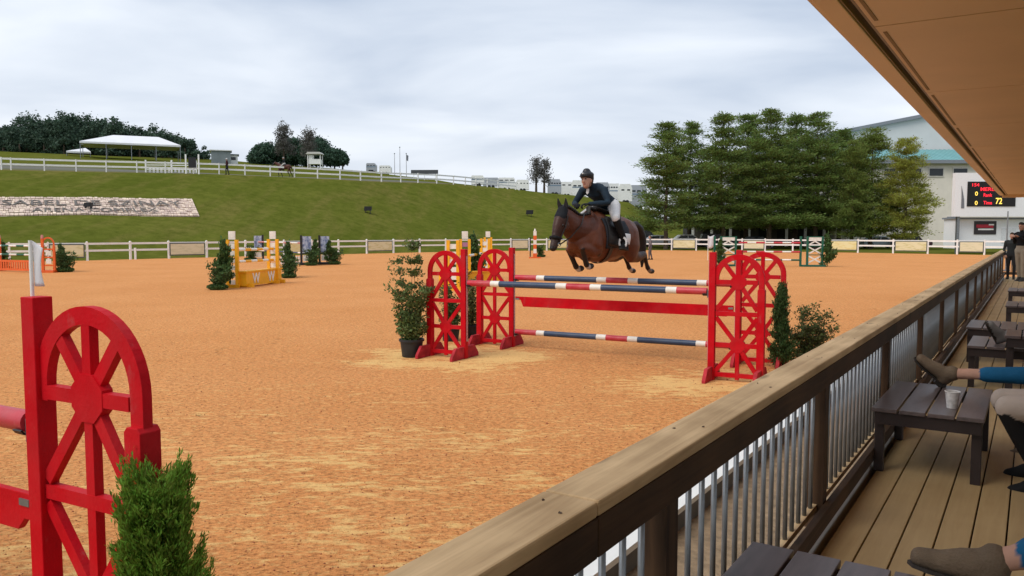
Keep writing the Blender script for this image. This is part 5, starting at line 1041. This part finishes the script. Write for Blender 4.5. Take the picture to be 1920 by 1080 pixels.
def cabin(px0, px1, y0, y1, Y, dep, wall, roofm, label, cat='building', over=.25, win=0, gable=0.0, name='hut'):
    a = DP(px0, y1, Y); b_ = DP(px1, y0, Y); xm = (a.x + b_.x) / 2; e = empty(name, (xm, Y + dep / 2, a.z), 0, label, cat); W = b_.x - a.x; Hh = b_.z - a.z; dz_ = max(0, a.z - Tz(xm, Y)) + 2.0
    MB().box((0, 0, (Hh - dz_) / 2 - .05), (W, dep, Hh + dz_ - .1)).build('wall', wall, e)
    if gable: mb = MB(); mb.prism([(-W / 2 - over, Hh - .1), (W / 2 + over, Hh - .1), (0, Hh + gable)], dep + .4, lambda u, v, k: (u, k, v)); mb.build('roof', roofm, e)
    else: MB().box((0, 0, Hh + .03), (W + over * 2, dep + over * 2, .16)).build('roof', roofm, e)
    for i in range(win): xx = -W / 2 + W * (i + .5) / win; MB().box((xx, -dep / 2 - .01, Hh * .55), (W / win * .55, .03, Hh * .35)).build('window', mat('dark_glass', (.02, .025, .03), .15), e)
    e.rotation_euler = (0, 0, math.atan2(-e.location.x, e.location.y)); return e
cabin(390, 424, 282, 305, 150, 4, M_gwall, M_white, 'small grey cabin with a white flat roof on the ridge', win=0)
cabin(425, 440, 290, 306, 152, 3, M_white, M_gwall, 'white booth with grey roof right of the grey cabin', win=1)
k_ = empty('judge_kiosk', DP(591, 309, 150), 0, 'small white judges kiosk on the ridge in front of the copse', 'kiosk')
for sx_ in (-1.4, 1.4):
    for sy in (-1, 1): MB().box((sx_, sy, .4), (.16, .16, 3.2)).build('post', M_white, k_)
MB().box((0, 0, .35), (2.62, 1.8, 1.1)).build('wall', M_white, k_); mb = MB(); mb.prism([(-1.8, 2.0), (1.8, 2.0), (1.3, 2.45), (-1.3, 2.45)], 2.8, lambda u, v, k: (u, k, v)); mb.build('roof', mat('kiosk_roof', (.55, .54, .5), .7), k_); MB().box((-.85, 0, 1.4), (.8, 1.7, .98)).build('side_panel', M_white, k_); k_.scale = (.82,) * 3; k_.location.z += .25
for px, y0, lb in ((740, 288, 'shortest flagpole, left of three on the skyline'), (750, 276, 'tallest flagpole, middle of three on the skyline'), (762, 288, 'flagpole with a dark drooping flag, right of three')):
    B_ = DP(px, 325, 230); T_ = DP(px, y0, 230); e = empty('flagpole', B_, 0, lb, 'flagpole', 'flagpoles on the skyline'); MB().cyl((0, 0, -4), (0, 0, T_.z - B_.z), .13, .07, 8).build('pole', mat('grey_pole', (.45, .45, .48), .5), e); MB().ball((0, 0, T_.z - B_.z), .18).build('finial', M_steel, e)
    if px == 762: MB().prism([(0, 0), (.55, -.3), (.45, -1.9), (0, -1.6)], .06, lambda u, v, k: (.08 + u, k, T_.z - B_.z - .3 + v)).build('flag_cloth', mat('dark_flag', (.16, .17, .2), .8), e)
bd = empty('notice_board', DP(796, 326, 190), R(-4), 'long dark board on posts on the skyline right of the flagpoles', 'board'); W = 51 / FPX * 190
MB().box((0, 0, .45), (W, .12, .95)).build('board_face', mat('dark_board', (.06, .065, .075), .6), bd)
for u in (-.4, 0, .4): MB().box((u * W, .1, -.8), (.12, .1, 2.4)).build('leg', M_white, bd)
M_glass = mat('dark_glass', (.02, .025, .03), .15)
def trailer(px0, px1, y0, y1, Y, label, m=M_white, stripe=None, k=0):
    a = DP(px0, y1, Y); b_ = DP(px1, y0, Y); L_ = b_.x - a.x; xm = (a.x + b_.x) / 2; zg = Tz(xm, Y); Hh = max(b_.z - zg, 2.6); e = empty('horse_trailer', (xm, Y, zg), 0, label, 'trailer', 'trailers parked on the skyline'); f = lambda u, v, k: (u, k, v)
    mb = MB(); mb.prism([(-L_ / 2, .5), (L_ / 2, .5), (L_ / 2, Hh * .8), (L_ / 2 - .4, Hh), (-L_ / 2 + .2, Hh), (-L_ / 2, Hh * .9)], 2.3, f); mb.build('body', m, e)
    nw = 2 + k % 4
    for i in range(nw): MB().box((L_ * ((i + .6) / (nw + .2) - .5), -1.16, Hh * (.70 + .05 * (k % 3))), (L_ / nw * (.45 + .2 * (k % 2)), .03, Hh * .07)).build('window', M_glass, e)
    if stripe: MB().box((0, -1.16, Hh * .62), (L_ * .96, .025, .22)).build('stripe', stripe, e)
    for u in (-.12, .12):
        for sy in (-1, 1): MB().cyl((u * L_, sy * 1.0, .4), (u * L_, sy * 1.2, .4), .4, n=14).build('wheel', M_black, e)
M_st = mat('blue_stripe', (.15, .22, .30), .5); M_sil = mat('silver_paint', (.42, .44, .47), .35, metal=.4)
r_ = np.random.default_rng(3); names = ['first', 'second', 'third', 'fourth', 'fifth', 'sixth', 'seventh', 'eighth', 'ninth', 'tenth', 'eleventh', 'twelfth', 'thirteenth', 'fourteenth', 'fifteenth', 'sixteenth']
TR = [(523, 552, 302, 311), (688, 706, 312, 320), (712, 734, 308, 318), (884, 908, 327, 337), (906, 936, 329, 338), (934, 966, 331, 340), (968, 992, 333, 342), (1027, 1052, 334, 349), (1050, 1074, 337, 352), (1072, 1100, 336, 356), (1116, 1142, 338, 359), (1138, 1163, 342, 361), (1160, 1184, 341, 362), (1181, 1212, 345, 366)]
for i, (a, b_, y0, y1) in enumerate(TR):
    trailer(a, b_, y0 + (2.5 if i % 2 else 4.5), y1, (215 if a < 1000 else 176) + 6 * (i % 3), names[i] + ' parked trailer from the left on the skyline, ' + ('with a blue stripe' if i % 2 else 'plain pale side'), (M_white, M_sil, M_white)[i % 3], M_st if i % 2 else None, i)
# practice ring behind the ridge fence
for px, lb in ((298, 'white practice jump behind the ridge fence, left one'), (345, 'white practice jump behind the ridge fence, right one')):
    P_ = onT(px, 324, 84); e = empty('practice_jump', P_, R(4), lb, 'jump')
    for u in (-1.5, 1.5): MB().box((u, 0, .75), (.14, .14, 1.5)).build('post', M_white, e)
    for z in (.4, .9): MB().cyl((-1.45, 0, z), (1.45, 0, z), .05, n=8).build('pole', M_white, e)
    for i in range(6): MB().box((-1.1 + i * .44, .2, .3), (.26, .05, .55)).build('panel', M_white, e)
gt = empty('ring_gate', onT(361, 326, 84), 0, 'white gate frame with a dark panel behind the ridge fence', 'gate')
for u in (-.75, .75): MB().box((u, 0, 1.1), (.14, .14, 2.3)).build('post', M_white, gt)
MB().box((0, 0, 1.3), (.9, .08, 1.2)).build('dark_panel', M_black, gt)
P_ = onT(412, 330, 90) + Vector((0, 2.5, 0)); P_.z = Tz(P_.x, P_.y)
standing(P_, R(180), 'person in dark clothes standing behind the ridge fence', (.06, .012, .016), (.03, .03, .035), (.02, .02, .02), (.02, .02, .02), 1.08, .1, 0, hands=False, helmet=(.5, .5, .5))
for px, py, lb in ((255 * .0 + 255, 293, 'small white car parked at the right foot of the large tent'),): pass
# ridden horse on the plateau
def flat_horse(loc, rz, label, legs):
    e = empty('ridden_horse', loc, rz, label, 'horse'); ch = []; c1, c2 = (.10, .035, .022), DRK
    ch.append(([((.65, 0, 1.25), .16, .2), ((.3, 0, 1.27), .24, .32), ((-.25, 0, 1.25), .26, .31), ((-.65, 0, 1.30), .22, .27), ((-.8, 0, 1.25), .12, .16)], c1)); ch.append(([((.5, 0, 1.38), .15, .26), ((.85, 0, 1.62), .10, .19), ((1.12, 0, 1.80), .08, .12)], c1)); ch.append(([((1.1, 0, 1.82), .08, .09), ((1.25, 0, 1.68), .09, .12), ((1.5, 0, 1.42), .06, .07)], c2))
    for (x0, sy, kx, fx) in legs:
        ch.append(([((x0, .15 * sy, 1.1), .09, .14), ((kx, .15 * sy, .62), .06, .065), ((fx, .15 * sy, .14), .04, .045), ((fx + .06, .15 * sy, .05), .055, .05)], c2, None, [c1, c2, c2]))
    ch.append(([((-.8, 0, 1.4), .05), ((-.95, 0, 1.2), .07), ((-1.0, 0, .7), .05)], c2)); skin_body('body', ch, M_horse, e, .03, 4); mb = MB()
    for sy in (-1, 1): mb.prism([(-.03, 0), (.03, 0), (0, .16)], .02, lambda u, v, k: (1.1 + k, .05 * sy + u, 1.86 + v))
    mb.build('ears', M_black, e); MB().box((0, 0, 1.52), (.5, .5, .12)).build('saddle', M_black, e); return e
P_ = onT(520, 334, 92) + Vector((0, 3.0, 0)); P_.z = Tz(P_.x, P_.y)
flat_horse(P_, R(180), 'dark bay horse being ridden along the ridge fence', [(.5, 1, .72, .6), (.5, -1, .45, .25), (-.6, 1, -.5, -.75), (-.6, -1, -.75, -1.0)])
person('person', P_ + Vector((0, 0, .95)), R(180), 'rider in dark jacket on the horse along the ridge fence', dict(pelvis=(-.05, 0, .70), neck=(.05, 0, 1.20), head=(.08, 0, 1.36), face=(1, 0, -.1), shL=(.04, .19, 1.13), shR=(.04, -.19, 1.13), elL=(.1, .24, .88), elR=(.1, -.24, .88), wrL=(.35, .1, .85), wrR=(.35, -.1, .85), hipL=(-.02, .12, .66), hipR=(-.02, -.12, .66), knL=(.3, .3, .40), knR=(.3, -.3, .40), anL=(.12, .32, -.02), anR=(.12, -.32, -.02), toeL=(.32, .33, -.02), toeR=(.32, -.33, -.02)), dict(top=(.015, .018, .022), bottom=(.5, .48, .45), lower=DRK, shoe=DRK), helmet=(.3, .3, .3), hands=False, voxel=.02)

# ------------------------------------------------------------------ building, barn, scoreboard, vehicles behind the right fence
M_stucco = mat('cream_stucco', (.78, .72, .62), .85, .05, 1.2, .1, 30); M_gable = mat('pale_grey_panel', (.62, .63, .63), .6, .04, .5); M_teal = mat('teal_metal_roof', (.20, .42, .43), .45, .1, 1, stretch=(6, .2, 1)); M_trim = mat('grey_metal_trim', (.22, .24, .27), .5)
hall = empty('indoor_arena', (0, 0, 0), 0, 'large cream indoor arena with teal lower roof and grey gable', 'building')
YB = 112.0; YL_ = 104.0
def zat(py, Y): return 2 + (HZ - py) / FPX * Y
def xat(px, Y): return float(TX(px)) * Y
gp = [(1340, 296), (1575, 250), (1740, 218), (2050, 158), (2500, 240)]
mb = MB(); mb.prism([(xat(p, YB), zat(y, YB)) for p, y in gp] + [(xat(2500, YB), 0), (xat(1340, YB), 0)], .4, lambda u, v, k: (u, YB + .2 + k, v)); mb.build('gable_wall', M_gable, hall)
for p, q in zip(gp[:-1], gp[1:]): A_, B_ = Vector((xat(p[0], YB), YB - .25, zat(p[1], YB) + .1)), Vector((xat(q[0], YB), YB - .25, zat(q[1], YB) + .1)); MB().bar(A_, B_, .45, .5, up=(0, 1, 0)).build('roof_edge', M_trim, hall)
x0, x1 = xat(1585, YL_), xat(2300, YL_); z1 = zat(306, YL_)
MB().box(((x0 + x1) / 2, YL_ + 3.8, z1 / 2), (x1 - x0, 7.5, z1)).build('lower_wall', M_stucco, hall)
mb = MB(); zt = zat(283, YB); mb.add([(x0 - .5, YL_ - .6, z1 + .25), (x1, YL_ - .6, z1 + .25), (x1, YB - .4, zt), (x0 - .5, YB - .4, zt), (x0 - .5, YL_ - .6, z1 + .05), (x1, YL_ - .6, z1 + .05), (x1, YB - .4, zt - .2), (x0 - .5, YB - .4, zt - .2)], [(0, 1, 2, 3), (4, 5, 6, 7), (0, 1, 5, 4), (3, 2, 6, 7), (0, 3, 7, 4)]); rf = mb.build('lower_roof', M_teal, hall)
mb = MB(); k = 0
for u in np.arange(x0, x1, .6): mb.bar((u, YL_ - .58, z1 + .30), (u, YB - .45, zt + .05), .06, .05, up=(1, 0, 0))
mb.build('roof_seams', M_teal, rf); MB().box(((x0 + x1) / 2, YL_ - .68, z1 + .05), (x1 - x0 + 1, .16, .45)).build('gutter', M_trim, hall)
for px in (1665, 1708, 1749, 1794, 1842, 1890):
    xa, xb = xat(px - 12.5, YL_), xat(px + 12.5, YL_); za, zb_ = zat(330.5, YL_), zat(317.5, YL_); wn = MB().box(((xa + xb) / 2, YL_ - .0, (za + zb_) / 2), (xb - xa + .3, .14, zb_ - za + .3)).build('window', mat('cream_trim', (.66, .62, .56), .7), hall); MB().box(((xa + xb) / 2, YL_ - .085, (za + zb_) / 2), (xb - xa, .05, zb_ - za)).build('pane', M_glass, wn)
xa, xb = xat(1773, YL_), xat(1791, YL_); dr = MB().box(((xa + xb) / 2, YL_ - .02, zat(447, YL_) + 1.2), (xb - xa, .15, 3.2)).build('door', M_trim, hall); MB().box(((xa + xb) / 2 + .1, YL_ - .11, 2.0), ((xb - xa) * .6, .05, 2.2)).build('pane', M_glass, dr)
# dark barn behind the pines
barn = empty('stable_barn', (0, 0, 0), 0, 'long low dark stable barn with white posts behind the pines', 'building'); YN = 112.0 - 3
xa, xb = xat(1290, YN), xat(1575, YN); MB().box(((xa + xb) / 2, YN + 1.9, 2.0), (xb - xa, 3.2, 4.0)).build('wall', mat('dark_barn', (.035, .032, .03), .85, .2, 1), barn); MB().box(((xa + xb) / 2, YN + .8, 4.3), (xb - xa + 1, 5.6, .25)).build('roof', mat('barn_roof', (.12, .13, .13), .6), barn)
for i in range(9): MB().box((xa + .3 + (xb - xa - .6) * i / 8, YN - 1.4, 2.05), (.28, .28, 4.2)).build('post', M_white, barn)
for i in range(8): MB().box((xa + 1.4 + (xb - xa - .6) * i / 8, YN + .26, 1.3), (1.3, .08, 2.4)).build('door', mat('stall_door', (.10, .085, .07), .8), barn)
# scoreboard and announcer trailer
YS = 74.0
sb = empty('scoreboard', DP(1880, 405, YS), 0, 'large white scoreboard with red and yellow lit figures above the fence', 'scoreboard'); o0 = sb.location; L3 = lambda px, py, dy=0: DP(px, py, YS) - o0 + Vector((0, dy, 0))
a, b_ = L3(1789, 406), L3(1990, 324); MB().span((a.x, 0, a.z), (b_.x, .5, b_.z)).build('cabinet', mat('white_sheet', (.80, .81, .82), .4, .04), sb)
a, b_ = L3(1812.5, 387), L3(1905, 340.5); MB().span((a.x, -.06, a.z), (b_.x, -.002, b_.z)).build('screen', mat('black_screen', (.008, .006, .006), .35), sb)
M_ledr = mat('red_led', (.85, .02, .04), .5, 0, emit=.9); M_ledy = mat('yellow_led', (.9, .62, .10), .5, 0, emit=.9)
def led(s_, px, py, hpx, m, wpx=None):
    me = text_mesh(s_, 1.0, .004, .012); xs = [v.co.x for v in me.vertices]; ys = [v.co.y for v in me.vertices]; hh = hpx / FPX * YS / (max(ys) - min(ys)); ww = hh if not wpx else wpx / FPX * YS / (max(xs) - min(xs))
    o = link('figures', me, m, sb); p = L3(px, py, -.075); o.location = p; o.rotation_euler = (math.pi / 2, 0, 0); o.scale = (ww, hh, 1)
led('154', 1828, 347, 6, M_ledr, 13); led('MERLIN', 1856, 355, 6.5, M_ledr, 36); led('0', 1830, 363.5, 7.5, M_ledy, 5); led('Rank', 1851, 366, 6.5, M_ledr, 16); led('0', 1829.5, 381, 7.5, M_ledy, 5); led('Time', 1851, 380.5, 6.5, M_ledr, 16); led('72', 1872, 377.5, 11.5, M_ledy, 12)
mb = MB(); pr = [(-.12, -.9), (.16, -.9), (.12, -.1), (.0, .5), (-.16, 1.15), (-.12, .3)]; p = L3(1805, 372, -.02); mb.prism(pr, .03, lambda u, v, k: (p.x + u, -.02 + k, p.z + v)); mb.build('dark_emblem', mat('grey_print', (.16, .17, .19), .6), sb)
for u in (1800, 1975):
    a = L3(u, 406); MB().box((a.x, .35, -1.8), (.25, .25, 3.7)).build('support', M_steel, sb)
at_ = empty('announcer_trailer', DP(1890, 470, YS + .9), 0, 'white announcer trailer under the scoreboard with a dark red-lettered sign', 'trailer'); o0 = at_.location.copy(); L3b = lambda px, py: DP(px, py, YS + .9) - o0
a, b_ = L3b(1794, 466), L3b(1990, 411); MB().span((a.x, 0, a.z), (b_.x, 2.4, b_.z)).build('body', mat('white_sheet', (.8, .8, .8), .4), at_)
MB().span((a.x - .15, -.2, b_.z + .02), (b_.x, 2.5, b_.z + .17)).build('roof', M_trim, at_)
a, b_ = L3b(1825.5, 439.5), L3b(1868, 414.5); MB().span((a.x, -.06, a.z), (b_.x, -.004, b_.z)).build('sign_board', mat('dark_sign', (.035, .03, .032), .5), at_)
for (u0, u1, v0, v1, m) in ((1830, 1862, 427, 421, mat('red_print', (.45, .02, .04), .5)), (1833, 1862, 431.5, 428.6, M_white), (1853, 1863, 422.5, 420, M_white)):
    a, b_ = L3b(u0, v0), L3b(u1, v1); MB().span((a.x, -.075 - .01 * (m is M_white), a.z), (b_.x, -.062, b_.z)).build('sign_print', m, at_)
a, b_ = L3b(1876, 455), L3b(1905, 428); MB().span((a.x, -.05, a.z), (b_.x, -.003, b_.z)).build('door', mat('pale_door', (.66, .67, .68), .5), at_)
for u in (-3, 3): MB().cyl((u, -.0, .32), (u, .3, .32), .38, n=16).build('wheel', M_black, at_)
mpp = DP(1887, 470, 41); mpp.z = 0
mp = empty('mast', mpp, 0, 'thin grey mast standing beyond the far end of the deck', 'mast'); MB().cyl((0, 0, -.1), (0, 0, 3.05), .035, .03, 10).build('pole', M_steel, mp); MB().box((0, 0, .04), (.3, .3, .08)).build('base', M_steel, mp)
# end rail of the deck
er = empty('end_railing', deckp(-.9, 32.25, DZ), DY, 'dark timber railing closing the far end of the deck', 'railing')
MB().box((2.0, 0, .9), (4.0, .14, .04)).build('cap_board', M_cap, er); MB().box((2.0, 0, .12), (4.0, .04, .09)).build('bottom_rail', M_rail, er)
for i in range(3): MB().box((.95 + i * 1.2, 0, .44), (.09, .09, .88)).build('post', M_post, er)
for i in range(28): link('baluster', bme, None, er, (.12 + i * .137, 0, 0))
# parked cars
def car(loc, rz, label, m, suv=False):
    e = empty('parked_car', loc, rz, label, 'car', 'cars parked under the pines'); h = 1.72 if suv else 1.45; f = lambda u, v, k: (u, k, v)
    mb = MB(); mb.prism([(-2.25, .35), (2.2, .35), (2.28, .6), (2.2, .82), (1.2, .95), (-1.6 if suv else -1.5, .98), (-2.2, .95), (-2.3, .7)], 1.76, f); mb.build('body', m, e, bevel=.06)
    rp_ = [(1.15, .94), (.45, h - .02), (-.2, h), (-1.9 if suv else -1.15, h - .04), (-2.15 if suv else -1.75, .96)]; mb = MB(); mb.prism(rp_, 1.5, f); cb = mb.build('cabin', m, e, bevel=.05)
    mb = MB(); mb.prism([(.92, 1.0), (.40, h - .12), (-.15, h - .10), (-.15, 1.0)], 1.53, f); mb.build('side_window', M_glass, cb); mb = MB(); mb.prism([(-.25, 1.0), (-.25, h - .10), (-1.7 if suv else -1.05, h - .14), (-1.85 if suv else -1.45, 1.0)], 1.53, f); mb.build('side_window', M_glass, cb)
    for u in (-1.4, 1.4):
        for s_ in (-1, 1): wl = MB().cyl((u, s_ * .70, .33), (u, s_ * .90, .33), .33, n=18).build('wheel', M_black, e, True); MB().cyl((u, s_ * .905, .33), (u, s_ * .915, .33), .2, n=14).build('rim', M_steel, wl)
    for s_ in (-1, 1): MB().box((2.22, s_ * .62, .68), (.10, .34, .14)).build('headlight', M_pole_white, e); MB().box((-2.24, s_ * .66, .75), (.08, .26, .16)).build('tail_light', M_red, e)
for px, Y, m, suv, lb in ((1238, 97, M_sil, False, 'silver car parked under the leftmost pine behind the horse'), (1207, 101, mat('dark_car', (.02, .025, .03), .3), True, 'dark car parked at the foot of the bank beside the pines'), (1290, 99, M_white, False, 'white car parked under the second pine'), (1345, 98, mat('dark_car', (.02, .025, .03), .3), True, 'dark car parked under the third pine'), (1420, 97, mat('dark_car', (.02, .025, .03), .3), False, 'dark car parked behind the red arch under the pines'), (1648, 97, mat('pale_blue_car', (.45, .52, .58), .3), False, 'pale blue car parked under the right-hand pines'), (1706, 96, mat('maroon_car', (.07, .012, .02), .3), True, 'maroon car parked under the yellowish pine')):
    car((xat(px, Y), Y, Tz(xat(px, Y), Y) + .02), R(random.uniform(-8, 8)), lb, m, suv)
